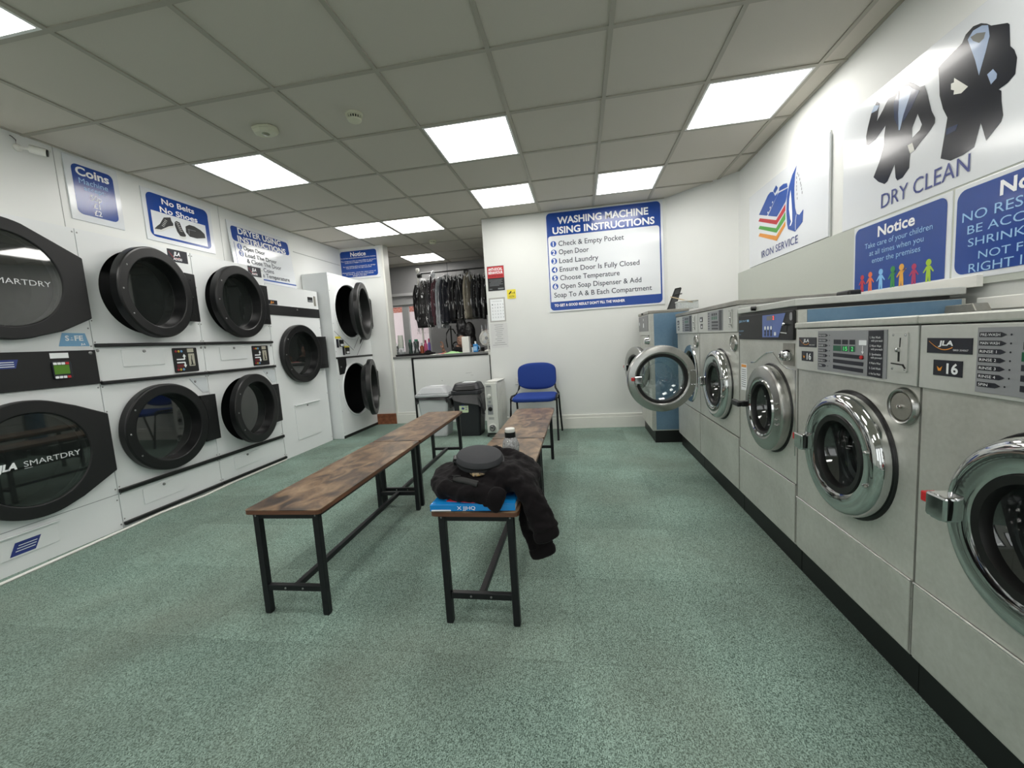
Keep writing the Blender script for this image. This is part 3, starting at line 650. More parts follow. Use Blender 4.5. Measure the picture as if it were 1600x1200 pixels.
# papers on the back wall
def paper(name, label, cat, x0, x1, z0, z1, y=3.3745, t=.0025, m=None, tilt=0):
    o = thing(name, label, cat, (x0, y-t, z0)); o.rotation_euler = (0, tilt, 0)
    obj('sheet', bx(0, x1-x0, 0, t, 0, z1-z0), m or M_white, o); return o
t = paper('antisocial_behaviour_poster', 'red and black ANTI-SOCIAL BEHAVIOUR poster at the edge of the back wall', 'poster', 1.728, 1.931, 1.705, 1.995, m=mat('poster_black', (26,27,29), .35))
obj('red_field', poly(B(), [(.002,.150),(.201,.150),(.201,.285),(.002,.285)], -.0008), M_red, t)
T(t, [d('ANTI-SOCIAL',.014,.238,.030,.172,bold=.03), d('BEHAVIOUR',.014,.198,.030,.176,bold=.03)], M_white, 'heading')
T(t, [d('WILL NOT BE TOLERATED',.014,.162,.022,.172,bold=.02)], mat('print_dark_red', (112,26,32), .4), 'subheading')
g = B()
for k, (a, b_) in enumerate(((.02,.185),(.02,.17),(.03,.18),(.02,.16),(.02,.185),(.02,.14))): poly(g, [(a,.128-.014*k),(b_,.128-.014*k),(b_,.133-.014*k),(a,.133-.014*k)], -.0012)
poly(g, [(.014,.018),(.05,.018),(.05,.026),(.014,.026)], -.0012); poly(g, [(.12,.014),(.19,.014),(.19,.030),(.12,.030)], -.0012); obj('fine_print', g, M_tx_grey, t)
t = paper('cctv_notice', 'small square yellow CCTV sticker beside the red and black poster', 'sticker', 1.953, 2.058, 1.598, 1.705, m=M_yellow)
g = B(); slab(g, [(.018,.058),(.030,.050),(.058,.082),(.046,.090)], -.0016, -.0008); slab(g, [(.052,.062),(.088,.066),(.088,.070),(.052,.067)], -.0016,-.0008); slab(g, [(.086,.056),(.092,.056),(.092,.080),(.086,.080)], -.0016,-.0008)
obj('camera_symbol', g, M_black, t); T(t, [d('CCTV',.024,.014,.020,.062,bold=.01)], M_black)
t = paper('calendar_sheet', 'white calendar page with a grey patterned border on the back wall', 'calendar', 1.725, 1.922, 1.334, 1.623, m=mat('paper_border_grey', (176,176,172), .7, vary=.2, vscale=120))
obj('page', poly(B(), [(.016,.016),(.181,.016),(.181,.272),(.016,.272)], -.0008), M_white, t)
T(t, [d('%d' % (r*5+c+1), .035+.032*c, .200-.038*r, .016, .012) for r in range(5) for c in range(5)] + [d('CALENDAR',.035,.242,.008,.125)], M_tx_grey, 'dates')
t = paper('printed_letter', 'plain white printed letter below the calendar on the back wall', 'letter', 1.722, 1.930, 1.024, 1.318, m=mat('paper_white', (214,215,214), .7))
g = B()
for k, (a, b_) in enumerate(((.05,.16),(.06,.15),(.05,.165),(.06,.15),(.07,.14),(.06,.15),(.075,.13),(.05,.15),(.07,.13),(.04,.17),(.02,.19))): poly(g, [(a,.272-.024*k),(b_,.272-.024*k),(b_,.276-.024*k),(a,.276-.024*k)], -.0008)
obj('printed_lines', g, M_tx_grey, t)
t = thing('wall_socket', 'white double socket on the back wall beside the blue chair', 'socket', (1.985,3.3745,.565))
obj('faceplate', bx(0,.146,-.010,0,0,.086), M_trimw, t, bevel=.004); g = B()
for c in (.037,.109):
    for q in ((0,.05),(-.011,.028),(.011,.028)): box(g, c+q[0]-.003, c+q[0]+.003, -.0108, -.010, q[1]-.004, q[1]+.004)
obj('slots', g, M_black, t)
for c in (.037,.109): obj('switch', bx(c-.006,c+.006,-.014,-.010,.064,.078), M_white, t, bevel=.001)
# ------------------------------------------------------------------ tumble dryers along the left wall (built facing -y, turned 90 degrees)
def dryer_door(parent, hx, cz, R, d, ang, glassm=None, y=-.045, screws=(3.14-.6,3.14,3.14+.6), hinge=True, x1=.79, hh=.19, rin=.77, depth=.07):
    """round black-rimmed door hung on its right side"""
    g = B()
    ri = R*rin
    lathe_y(g, [(R*.97,.040),(R,.036),(R,-.010),(R-.004,-.017),(R-.012,-.020),(ri+.006,-.020),(ri,-.017),(ri*.985,.0),(ri*.95,depth-.006),(ri*.935,depth),(ri*.95,depth+.010),(R*.90,.046),(R*.97,.040)], -d, 0, 72)
    o = obj('door', g, M_ring, parent, smooth=True, loc=(hx, y, cz), rot=(0,0,ang), auto=.32)
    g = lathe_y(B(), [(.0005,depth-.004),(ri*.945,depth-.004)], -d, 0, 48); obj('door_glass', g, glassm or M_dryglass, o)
    for a in screws: obj('screw', screw_bm(B(), -d+(R-.036)*math.cos(a), (R-.036)*math.sin(a), .007, -.021), M_screw, o, smooth=True)
    if hinge:
        g = slab(B(), [(-d+R*.86,-hh),(x1-hx,-hh),(x1-hx,hh),(-d+R*.86,hh)], -.012, .030) if ang < .01 else slab(B(), [(-d+R*.86,-hh),(.03,-hh),(.03,hh),(-d+R*.86,hh)], -.010, .012)
        for a in (-.14,0,.14): screw_bm(g, -.02, a, .007, -.013)
        obj('hinge_plate', g, M_ring, o, bevel=.002)
    return o
def screws(parent, pts, r=.0055):
    o0 = None
    for x, z in pts:
        if o0 is None: o0 = obj('screw', screw_bm(B(), 0, 0, r, -.001), M_screw, parent, smooth=True, loc=(x,0,z))
        else: c = o0.copy(); COL.objects.link(c); c.location = (x,0,z); c.parent = o0.parent
def drum(parent, cx, cz, r, dep, y=.0):
    g = lathe_y(B(), [(r*.97,y+.02),(r*.97,y+dep),(.0005,y+dep)], cx, cz, 48)
    return obj('drum', g, M_hole, parent, smooth=True)
def lip(parent, cx, cz, r):
    g = lathe_y(B(), [(r+.022,-.0005),(r+.020,-.006),(r+.004,-.010),(r-.004,-.004),(r-.004,.05)], cx, cz, 64)
    return obj('opening_rim', g, M_enam, parent, smooth=True)
def jla_plate(parent, x, z, w, h, second=None, y=-.002, tel=True):
    g = slab(B(), [(x,z),(x+w,z),(x+w,z+h),(x,z+h)], y, .0)
    o = obj('maker_plate', g, M_dark, parent)
    g = B(); tx(g, 'JLA', x+w*.28, z+h*.52, h*.30, w*.34, bold=.04, shear=.2, y=y-.001)
    if second: tx(g, second, x+w*.25, z+h*.14, h*.20, w*.44, bold=.02, y=y-.001)
    elif tel: tx(g, '0800 204067', x+w*.62, z+h*.18, h*.11, w*.32, y=y-.001)
    obj('plate_lettering', g, M_white, o)
    g = B(); n = 14
    up = [(x+w*.05+w*.55*i/n, z+h*(.82-.55*math.sin(PI*.5*i/n*1.5))) for i in range(n+1)]
    dn = [(a+.0008, b_-h*.055) for a, b_ in up]
    for i in range(n): poly(g, [up[i], up[i+1], dn[i+1], dn[i]], y-.0008)
    obj('plate_swoosh', g, M_orange if not second else M_red, o)
    return o
def bar(parent, x0, x1, z, dz=.013, y=-.020, name='trim_bar'):
    g = bx(x0, x1, y, 0, z-dz, z+dz); return obj(name, g, M_black, parent, bevel=.005)
W = .79
def stacked_dryer(y0, label, a_up, a_low):
    t = thing('stacked_dryer', label, 'dryer', (-.33, y0, 0), PI/2, 'black and white stacked dryers')
    g = shell(B(), 0.0015, W-.0015, .0, .218, .0, 1.978)
    plate(g, .0015, W-.0015, 1.238, 1.978, (.385,1.612,.300,.12)); plate(g, .0015, W-.0015, .986, 1.238); plate(g, .0015, W-.0015, .262, .986, (.385,.622,.300,.12)); plate(g, .0015, W-.0015, .0, .262)
    obj('body', g, M_enam, t)
    drum(t, .385, 1.612, .300, .19); drum(t, .385, .622, .300, .19)
    for z, tt in ((1.239,.012),(.992,.012),(.258,.014),(.030,.012)): bar(t, 0.001, W-.001, z, tt, -.024)
    # coin and fluff panels between the two doors
    o = obj('service_door', slab(B(), rrect(.155,.450,1.088,1.205,.006), -.006, .0), M_enam, t, bevel=.002)
    obj('lock', lathe_y(B(), [(.0005,-.014),(.009,-.013),(.010,-.006)], .305, 1.192, 14), M_screw, o, smooth=True)
    o = obj('control_panel', slab(B(), rrect(.517,.722,1.015,1.207,.008), -.006, .0), M_blackmat, t, bevel=.001)
    g = slab(B(), [(.636,1.170),(.690,1.170),(.690,1.200),(.636,1.200)], -.009, -.006); slab(g, rrect(.640,.692,1.060,1.160,.004), -.009, -.006)
    cs = obj('coin_slot', g, mat('coin_plate', (190,186,170), .4, .4), o)
    g = slab(B(), [(.663,1.11),(.668,1.11),(.670,1.145),(.665,1.145)], -.0100,-.009); slab(g, [(.662,1.072),(.672,1.072),(.668,1.112),(.660,1.112)], -.0115,-.009); slab(g,[(.652,1.068),(.684,1.070),(.684,1.075),(.652,1.073)], -.0115,-.009); obj('coin_slot_detail', g, M_black, cs)
    g = B()
    for z0, sgn in ((1.112,1),(1.098,-1)):
        zz = z0
        a = [(.540,zz),(.606,zz),(.612,zz+.006*sgn),(.612,zz+.026*sgn),(.621,zz+.026*sgn),(.606,zz+.048*sgn),(.592,zz+.026*sgn),(.600,zz+.026*sgn),(.600,zz+.010*sgn),(.540,zz+.010*sgn)]
        poly(g, a, -.0072)
    obj('arrows', g, M_white, o)
    g = poly(B(), rrect(.532,.592,1.138,1.163,.003), -.0068); obj('upper_display', g, M_hole, o)
    g = poly(B(), rrect(.538,.596,1.052,1.078,.003), -.0068); obj('lower_display', g, mat('display_red_dark', (96,14,22), .3), o)
    for zc in (1.180, 1.037):
        for k, (c, nm) in enumerate((((150,40,50),'button_red'),((206,176,70),'button_yellow'),((110,160,210),'button_blue'))):
            obj('button', lathe_y(B(), [(.0005,-.010),(.0085,-.009),(.0095,-.006)], .542+.023*k, zc, 16), mat(nm, c, .35), o, smooth=True)
    # upper and lower doors
    dryer_door(t, .725, 1.605, .322, .350, a_up)
    dryer_door(t, .725, .622, .322, .350, a_low)
    if second_plate: jla_plate(t, .597, 1.884, .165, .094, 'AD330', tel=False)
    g = slab(B(), [(.622,.960),(.780,.960),(.780,.832),(.728,.832)], -.004, 0); o = obj('hinge_cover', g, M_enam2, t, bevel=.002)
    obj('cover_screw', screw_bm(B(), .672, .932, .011, -.006), M_screw, o, smooth=True)
    o = obj('lint_flap', slab(B(), rrect(.150,.450,.102,.214,.006), -.005, 0), M_enam, t, bevel=.0015)
    obj('flap_lock', lathe_y(B(), [(.0005,-.013),(.009,-.012),(.010,-.005)], .300, .200, 14), M_screw, o, smooth=True)
    screws(t, [(x, z) for x in (.012, W-.012) for z in (.06,.235,.285,.50,.80,.965,1.005,1.21,1.26,1.40,1.70,1.955)])
    g = B()
    for x in (.018, W-.018): screw_bm(g, x, 1.205, .010, -.002)
    obj('corner_locks', g, M_screw, t, smooth=True)
    return t
second_plate = True
stacked_dryer(.636, 'stacked white dryer with round black doors, beside the dryer with angular doors', math.radians(10), 0.0)
stacked_dryer(1.428, 'stacked white dryer between the other stacked one and the single-door dryer, lower door ajar', math.radians(6), math.radians(9))

# smart dryer at the left edge, twice behind the camera line
def smart_dryer(y0, label, grp=None):
    t = thing('smart_dryer', label, 'dryer', (-.33, y0, 0), PI/2)
    g = shell(B(), .0015, W-.0015, 0, .218, 0, 1.978)
    plate(g, .0015, W-.0015, 1.218, 1.978, (.385,1.612,.27,.12)); plate(g, .0015, W-.0015, .984, 1.218); plate(g, .0015, W-.0015, .238, .984, (.385,.602,.27,.12)); plate(g, .0015, W-.0015, .0, .238)
    obj('body', g, M_enam, t); drum(t, .385, 1.612, .27, .19); drum(t, .385, .602, .27, .19)
    for cz, tail in ((1.612, ((.50,.3146),(.63,.247),(.772,.172),(.772,-.205),(.611,-.286),(.50,-.3146))), (.602, ((.50,.3146),(.61,.272),(.772,.192),(.772,-.188),(.572,-.290),(.50,-.3146)))):
        cx, R = .385, .335
        a0 = math.atan2(tail[0][1], tail[0][0]-cx); a1 = math.atan2(tail[-1][1], tail[-1][0]-cx)+2*PI
        out = [(cx+R*math.cos(a0+(a1-a0)*i/48), R*math.sin(a0+(a1-a0)*i/48)) for i in range(49)] + list(tail[::-1])[0:] 
        out = [(x, z+cz) for x, z in out]
        # front sheet with round hole, swept sides
        bm = holed(out, [(x, z) for x, z in circ(cx, cz, .262, 56)], -.055)
        n = len(out); A = [bm.verts.new((x,-.055,z)) for x, z in out]; C2 = [bm.verts.new((x,-.012,z)) for x, z in out]
        for i in range(n): bm.faces.new((A[i], A[(i+1)%n], C2[(i+1)%n], C2[i]))
        lathe_y(bm, [(.262,-.055),(.258,-.030)], cx, cz, 56)
        bmesh.ops.remove_doubles(bm, verts=bm.verts, dist=.0004); bmesh.ops.recalc_face_normals(bm, faces=bm.faces)
        o = obj('door', bm, M_blackmat, t, bevel=.006)
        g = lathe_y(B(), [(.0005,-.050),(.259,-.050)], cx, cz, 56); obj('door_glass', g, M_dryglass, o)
        g = B(); zt = cz-.028
        tx(g, 'JLA', .215, zt, .034, .082, bold=.05, shear=.25, y=-.0525)
        obj('glass_logo', g, M_white, o)
        g = B(); tx(g, 'SMARTDRY', .325, zt, .030, .265, y=-.0525); slab(g, [(.325,zt-.010),(.360,zt-.010),(.360,zt-.008),(.325,zt-.008)], -.0530, -.0525)
        obj('glass_lettering', g, mat('print_silver', (206,210,212), .4), o)
    o = obj('control_panel', bx(.0015, W-.0015, -.012, 0, .990, 1.210), M_blackmat, t, bevel=.002)
    g = slab(B(), rrect(.548,.642,1.040,1.148,.012), -.022, -.012); kp = obj('keypad', g, M_dark, o, bevel=.003)
    obj('display', poly(B(), [(.552,1.070),(.628,1.070),(.628,1.124),(.552,1.124)], -.0235), mat('lcd_green', (70,110,30), .3, emit=.15), kp)
    for zz in (1.134, 1.052):
        for k in range(4):
            obj('key', slab(B(), rrect(.552+.020*k,.568+.020*k,zz-.007,zz+.007,.002,3), -.0255, -.022), M_white if k < 3 else M_red, kp)
    obj('paper_label', poly(B(), [(.548,1.166),(.640,1.166),(.640,1.198),(.548,1.198)], -.0135), M_white, o)
    g = poly(B(), [(.20,1.12),(.390,1.12),(.405,1.168),(.20,1.168)], -.0132); lb = obj('blue_label', g, M_navy, o)
    g = B()
    for k in range(3): poly(g, [(.21,1.128+.012*k),(.385,1.128+.012*k),(.385,1.132+.012*k),(.21,1.132+.012*k)], -.014)
    obj('label_print', g, M_white, lb)
    g = B(); slab(g, [(.05,1.078),(.49,1.078),(.49,1.080),(.05,1.080)], -.0126,-.012); slab(g, [(.05,1.20),(.40,1.20),(.40,1.208),(.05,1.208)], -.016,-.012); obj('panel_seam', g, M_plinth, o)
    g = B(); screw_bm(g, .760, 1.192, .011, -.014); obj('panel_lock', g, M_screw, o, smooth=True)
    g = poly(B(), [(.608,1.238),(.770,1.236),(.754,1.318),(.634,1.320)], -.0012); sf = obj('safe_sticker', g, mat('sticker_blue', (120,170,208), .35), t)
    g = B(); tx(g, 'S', .646, 1.272, .030, .020, bold=.03, y=-.002); tx(g, 'FE', .694, 1.272, .030, .046, bold=.03, y=-.002); tx(g, 'JLA', .722, 1.244, .010, .026, bold=.05, y=-.002); slab(g, [(.672,1.274),(.687,1.274),(.687,1.278),(.672,1.278)], -.002,-.0015); slab(g, [(.678,1.285),(.682,1.285),(.682,1.292),(.678,1.292)], -.002,-.0015)
    obj('sticker_lettering', g, M_white, sf)
    g = B(); slab(g, [(.0015,.237),(W-.0015,.237),(W-.0015,.240),(.0015,.240)], -.001, 0); obj('seam', g, M_tx_grey, t)
    o = obj('lint_flap', slab(B(), rrect(.10,.45,.085,.205,.01), -.006, 0), M_enam, t, bevel=.0015)
    obj('flap_lip', bx(.08,.46,-.020,-.004,.203,.212), M_enam, o, bevel=.002)
    g = poly(B(), [(.225,.095),(.335,.095),(.368,.165),(.255,.165)], -.0072); lb = obj('blue_label', g, M_navy, o)
    g = B()
    for k in range(3): poly(g, [(.25+.008*k,.115+.014*k),(.335+.006*k,.115+.014*k),(.337+.006*k,.119+.014*k),(.252+.008*k,.119+.014*k)], -.008)
    obj('label_print', g, M_white, lb)
    screws(t, [(x, z) for x in (.012, W-.012) for z in (.03,.20,.275,.40,.80,.965,1.235,1.35,1.72,1.955)])
    return t
smart_dryer(-.156, 'white dryer with two large angular black doors and silver lettering on the glass')

# single dryer
D4 = .845
t = thing('single_dryer', 'tall white dryer with one black round door and a black band above it', 'dryer', (-.33, 2.222, 0), PI/2)
g = shell(B(), .0015, D4-.0015, 0, .218, 0, 1.835); plate(g, .0015, D4-.0015, 1.62, 1.835); plate(g, .0015, D4-.0015, .0, .60); plate(g, .0015, D4-.0015, .60, 1.62, (.40,1.100,.300,.12)); obj('body', g, M_enam, t)
drum(t, .40, 1.100, .300, .19)
obj('black_band', bx(.0015, D4-.0015, -.006, 0, 1.520, 1.622), M_blackmat, t)
obj('band_lock', lathe_y(B(), [(.0005,-.014),(.009,-.013),(.010,-.006)], .44, 1.594, 14), M_screw, t, smooth=True)
dryer_door(t, .745, 1.102, .322, .345, 0.0, hh=.19, x1=.84)
o = obj('lint_door', slab(B(), rrect(.220,.640,.155,.535,.004), -.006, 0), M_enam, t, bevel=.0015)
obj('handle_lip', bx(.215,.650,-.022,-.004,.535,.545), M_enam, o, bevel=.002); obj('flap_lock', lathe_y(B(), [(.0005,-.013),(.009,-.012),(.010,-.005)], .43, .515, 14), M_screw, o, smooth=True)
g = slab(B(), [(.655,1.700),(.745,1.700),(.745,1.758),(.655,1.758)], -.003, 0); o = obj('coin_label', g, M_blackmat, t)
obj('label_print', poly(B(), [(.66,1.705),(.74,1.705),(.74,1.722),(.66,1.722)], -.0036), M_tx_grey, o)
obj('coin_slot', slab(B(), rrect(.765,.800,1.66,1.775,.003), -.005, 0), M_steeld, t)
g = slab(B(), [(.012,1.628),(.145,1.628),(.145,1.672),(.012,1.672)], -.003, 0); o = obj('maker_plate', g, M_dark, t)
g = B(); tx(g, 'JLA', .045, 1.640, .020, .05, bold=.04, shear=.2, y=-.004); obj('plate_lettering', g, M_orange, o)
screws(t, [(x, z) for x in (.015, D4-.015) for z in (.05,.60,1.0,1.40,1.50)])

# stacked dryer with both doors open, standing forward
D5, X5 = .935, -.198
t = thing('stacked_dryer', 'stacked white dryer with both round doors standing open, next to the pillar', 'dryer', (X5, 3.110, 0), PI/2, 'black and white stacked dryers')
g = shell(B(), 0, D5, 0, .345, 0, 2.065)
plate(g, 0, D5, 1.028, 2.065, (.435,1.615,.345,.10)); plate(g, 0, D5, 0.0, 1.028, (.435,.590,.345,.10))
obj('body', g, [M_enam], t, bevel=.003)
drum(t, .435, 1.615, .345, .32); drum(t, .435, .590, .345, .32)
lip(t, .435, 1.615, .345); lip(t, .435, .590, .345)
bar(t, .0, D5, 1.020, .012, -.008, 'black_band'); bar(t, .0, D5, .018, .018, -.004, 'kick_strip')
g = slab(B(), [(.03,1.010),(.215,1.010),(.215,.925),(.150,.815),(.045,.808)], -.005, 0); o = obj('black_corner_panel', g, M_blackmat, t)
obj('corner_lock', lathe_y(B(), [(.0005,-.014),(.010,-.013),(.011,-.005)], .085, .905, 14), M_screw, o, smooth=True)
for x, z in ((.045,1.150),(.165,1.052)):
    g = slab(B(), rrect(x, x+.045, z, z+.105, .003), -.004, 0); obj('coin_slot', g, M_dark, t)
    g = slab(B(), rrect(x+.060, x+.150, z+.010, z+.095, .004), -.010, 0); o = obj('price_display', g, M_blackmat, t, bevel=.002)
    obj('display_label', poly(B(), [(x+.072,z+.018),(x+.138,z+.018),(x+.138,z+.044),(x+.072,z+.044)], -.011), M_white, o)
for x0, z0 in ((.03,1.262),(.21,1.140)): obj('yellow_sticker', slab(B(), [(x0,z0),(x0+.115,z0),(x0+.115,z0+.026),(x0,z0+.026)], -.002, 0), M_yellow, t)
g = B()
slab(g, [(.02,1.355),(.42,1.105),(.424,1.110),(.024,1.360)], -.0015, 0); slab(g, [(.44,1.135),(.66,1.36),(.664,1.355),(.444,1.130)], -.0015, 0); slab(g, [(.50,1.04),(.86,1.40),(.864,1.395),(.504,1.035)], -.0015, 0)
obj('panel_seams', g, M_tx_grey, t)
g = slab(B(), [(.60,1.18),(.64,1.21),(.685,1.25),(.66,1.275),(.615,1.235)], -.002, 0); obj('diamond_sticker', g, M_dark, t)
def open_door(cz, ang, hx, tiltname):
    return dryer_door(t, hx, cz, .375, .405, ang, M_dryglass2, y=-.075, rin=.80, depth=.10, hh=.21, x1=hx+.02)
open_door(1.605, math.radians(16), .842, 'u'); open_door(.600, math.radians(20), .842, 'l')
obj('door_mount', bx(.825,.875,-.085,0,1.42,1.80), M_ring, t, bevel=.004); obj('door_mount', bx(.825,.875,-.085,0,.41,.79), M_ring, t, bevel=.004)
screws(t, [(x, z) for x in (.02, D5-.02) for z in (.07,.35,.75,1.10,1.45,1.85,2.03)])
# ------------------------------------------------------------------ washing machines along the right wall (facing -y locally, turned -90 degrees)
FX = 3.69
def ring_door(parent, cx, cz, R, ri, y=-.02, m=None, chromeface=True, hx=None, ang=0.0, depth=.05, handle=True, flat=False, hang=PI, red=True, glassdep=.07, hin=.022):
    """chrome porthole door; origin at its hinge on the right"""
    hx = cx+R if hx is None else hx; o_c = cx-hx
    g = B()
    if flat: prof = [(R*.985,.020),(R,.014),(R,-.018),(R-.002,-.027),(R-.007,-.033),(R-.014,-.035),(ri+.020,-.040),(ri+.010,-.038),(ri+.003,-.032),(ri,-.022),(ri*.96,.020)]
    else: prof = [(R*.99,.020),(R,.010),(R,-.012),(R-.003,-.024),(R-.010,-.034),(R-.020,-.040),(R-.034,-.042),(ri+.016,-.036),(ri+.007,-.032),(ri+.001,-.024),(ri*.97,.02)]
    lathe_y(g, prof, o_c, 0, 72)
    o = obj('door', g, m or M_chrome, parent, smooth=True, loc=(hx, y, cz), rot=(0,0,ang), auto=(.3 if flat else .5))
    g = lathe_y(B(), [(ri+.006,-.030),(ri+.004,-.036),(ri-.014,-.034),(ri-.020,-.020),(ri-.016,.03)], o_c, 0, 56); obj('door_seal', g, M_rubber, o, smooth=True)
    g = lathe_y(B(), [(ri-.015,-.018),(ri*.80,.0),(ri*.70,.03),(ri*.62,glassdep),(.0005,glassdep+.012)], o_c, 0, 56); obj('door_glass', g, M_washglass, o, smooth=True)
    if handle:
        a = hang; x = o_c+(R-hin)*math.cos(a); z = (R-hin)*math.sin(a)
        g = box(B(), x-.030, x+.028, -.066, -.010, z-.030, z+.030); hb = obj('latch_block', g, M_chrome, o, bevel=.006)
        if red: obj('red_grip', bx(x-.052, x-.030, -.060, -.030, z-.004, z+.022), M_redg, hb, bevel=.003); obj('latch_pin', bx(x-.034,x-.006,-.050,-.030,z-.040,z-.030), M_chrome, hb, bevel=.002)
    return o
M_edge_glint = mat('steel_edge_glint', (225,226,222), .25, .6, vary=.03)  # pale tone painted in for light glinting off the panel's upper edge
M_redg = mat('red_plastic', (196,34,40), .3)
M_drum = mat('steel_drum', (120,122,122), .3, 1.0, vary=.3, vscale=60)
def tub(parent, cx, cz, r, dep=.30):
    g = lathe_y(B(), [(r*1.02,.0),(r*1.0,.02),(r*.90,.035),(r*.92,.05),(r*.84,.06),(r*.86,.075)], cx, cz, 56); obj('gasket', g, M_rubber, parent, smooth=True)
    g = lathe_y(B(), [(r*.84,.07),(r*1.25,.10),(r*1.28,dep),(.0005,dep)], cx, cz, 48); o = obj('drum', g, M_drum, parent, smooth=True)
    g = B()
    for k in range(3):
        a = PI/2+2*PI*k/3; c, s = math.cos(a), math.sin(a); q = Vector((cx+c*r*1.12, 0, cz+s*r*1.12))
        tube(g, [(q.x,.12,q.z),(q.x,dep-.02,q.z)], .028, 8)
    obj('drum_paddles', g, M_drum, o, smooth=True)
def soap_cap(parent, cx, cz, r=.055):
    g = lathe_y(B(), [(r,.0),(r*.99,-.006),(r*.88,-.014),(r*.80,-.012),(r*.74,-.004),(r*.72,-.004)], cx, cz, 40); o = obj('soap_dispenser_ring', g, M_satin, parent, smooth=True)
    g = lathe_y(B(), [(r*.72,-.004),(r*.70,-.010),(.0005,-.011)], cx, cz, 40); q = obj('dispenser_cap', g, M_steeld, o, smooth=True)
    g = slab(B(), rrect(cx-.010,cx+.010,cz-.003,cz+.003,.003,3), -.017, -.010); lathe_y(g, [(.0005,-.019),(.005,-.018),(.006,-.010)], cx, cz, 12); obj('cap_latch', g, M_chrome, q)
def fascia16(t, W_, z0, z1, digits=True, u=1.0, zc=0.0):
    """grey program panel with stage arrows, displays and program list; local x as measured, shifted by zc in height"""
    g = slab(B(), [(.167,z0+.010),(.527,z0+.010),(.527,z1-.012),(.167,z1-.012)], -.0025, 0); p = obj('program_panel', g, M_greyp, t)
    g = B(); zs = [1.044+zc-.0186*k for k in range(7)]
    for k, z in enumerate(zs):
        L_ = .222 if k < 6 else .214
        poly(g, [(.172,z-.0055),(L_,z-.0055),(L_+.012,z),(L_,z+.0055),(.172,z+.0055)], -.0034)
        poly(g, circ(.243 if k < 6 else .235, z, .0022, 8), -.0034)
    for c in ((.268,.310),(.316,.347),(.356,.385)): poly(g, [(c[0],1.013+zc),(c[1],1.013+zc),(c[1],1.029+zc),(c[0],1.029+zc)], -.0034)
    for k in range(3): poly(g, [(.266,.969-.0215*k+zc),(.427,.966-.0215*k+zc),(.427,.979-.0215*k+zc),(.266,.982-.0215*k+zc)], -.0034)
    poly(g, [(.446,z0+.012),(.512,z0+.010),(.514,z1-.014),(.448,z1-.014)], -.0034)
    q = obj('program_markings', g, M_dark, p)
    g = B()
    for k, s in enumerate(('PRE-WASH','MAIN WASH','RINSE 1','RINSE 2','RINSE 3','RINSE 4','SPIN')): tx(g, s, .176, zs[k]-.003, .006, min(.044,.0055*len(s)), y=-.0042)
    for k, s in enumerate(('1. Hot Wash','   with pre-wash','2. Warm Wash','   with pre-wash','3. Synthetics','   with pre-wash','4. Wash n Wear','5. Cold Wash','6. Hot Fast Wash')):
        zz = (1.034,1.024,1.008,.998,.982,.972,.955,.939,.922)[k]+zc; tx(g, s.strip(), .456+(.006 if s[0] == ' ' else 0), zz, .0065, min(.05,.0042*len(s.strip())), y=-.0042)
    obj('program_text', g, M_white, q)
    g = B()
    for c in ((.266,.310),(.316,.349),(.356,.385)): poly(g, [(c[0],.989+zc),(c[1],.989+zc),(c[1],1.008+zc),(c[0],1.008+zc)], -.0036)
    dsp = obj('green_display', g, mat('display_green', (20,92,62), .3), p)
    if digits: g = B(); tx(g, '15', .326, .992+zc, .013, .020, y=-.0044); tx(g, '2', .368, .992+zc, .013, .009, y=-.0044); obj('display_digits', g, mat('digit_green', (90,220,120), .4, emit=.4), dsp)
    g = poly(B(), [(.404,1.012+zc),(.440,1.012+zc),(.440,1.028+zc),(.404,1.028+zc)], -.0036); poly(g, [(.421,1.010+zc),(.421,.992+zc),(.416,.992+zc),(.4225,.983+zc),(.429,.992+zc),(.424,.992+zc),(.424,1.010+zc)], -.0036); obj('arrow_label', g, M_white, p)
    obj('red_button', lathe_y(B(), [(.0005,-.008),(.006,-.007),(.0065,-.003)], .419, .973+zc, 16), M_redg, p, smooth=True)
def coin_plate(t, x0, x1, z0, z1):
    g = slab(B(), rrect(x0,x1,z0,z1,.005,3), -.004, 0); o = obj('coin_slot', g, M_steelp, t)
    g = B(); w_ = x1-x0; h_ = z1-z0; xc = (x0+x1)/2
    slab(g, [(xc+.002,z0+h_*.62),(xc+.004,z0+h_*.62),(xc+.006,z0+h_*.86),(xc+.003,z0+h_*.86)], -.0052,-.004)
    slab(g, [(xc-.003,z0+h_*.26),(xc+.003,z0+h_*.26),(xc+.003,z0+h_*.50),(xc-.003,z0+h_*.50)], -.0052,-.004)
    slab(g, [(x0+w_*.05,z0+h_*.22),(x1-w_*.2,z0+h_*.20),(x1-w_*.05,z0+h_*.10),(x1-w_*.12,z0+h_*.10),(x1-w_*.25,z0+h_*.17),(x0+w_*.05,z0+h_*.19)], -.0062,-.004)
    obj('coin_slit', g, M_black, o); g = B()
    lathe_y(g, [(.0005,-.012),(.006,-.010),(.007,-.004)], xc-.002, z0+h_*.55, 12)
    for a in (x0+.007,x1-.007):
        for b_ in (z0+.008,z1-.008): screw_bm(g, a, b_, .004, -.005)
    obj('return_knob', g, M_chrome, o, smooth=True)
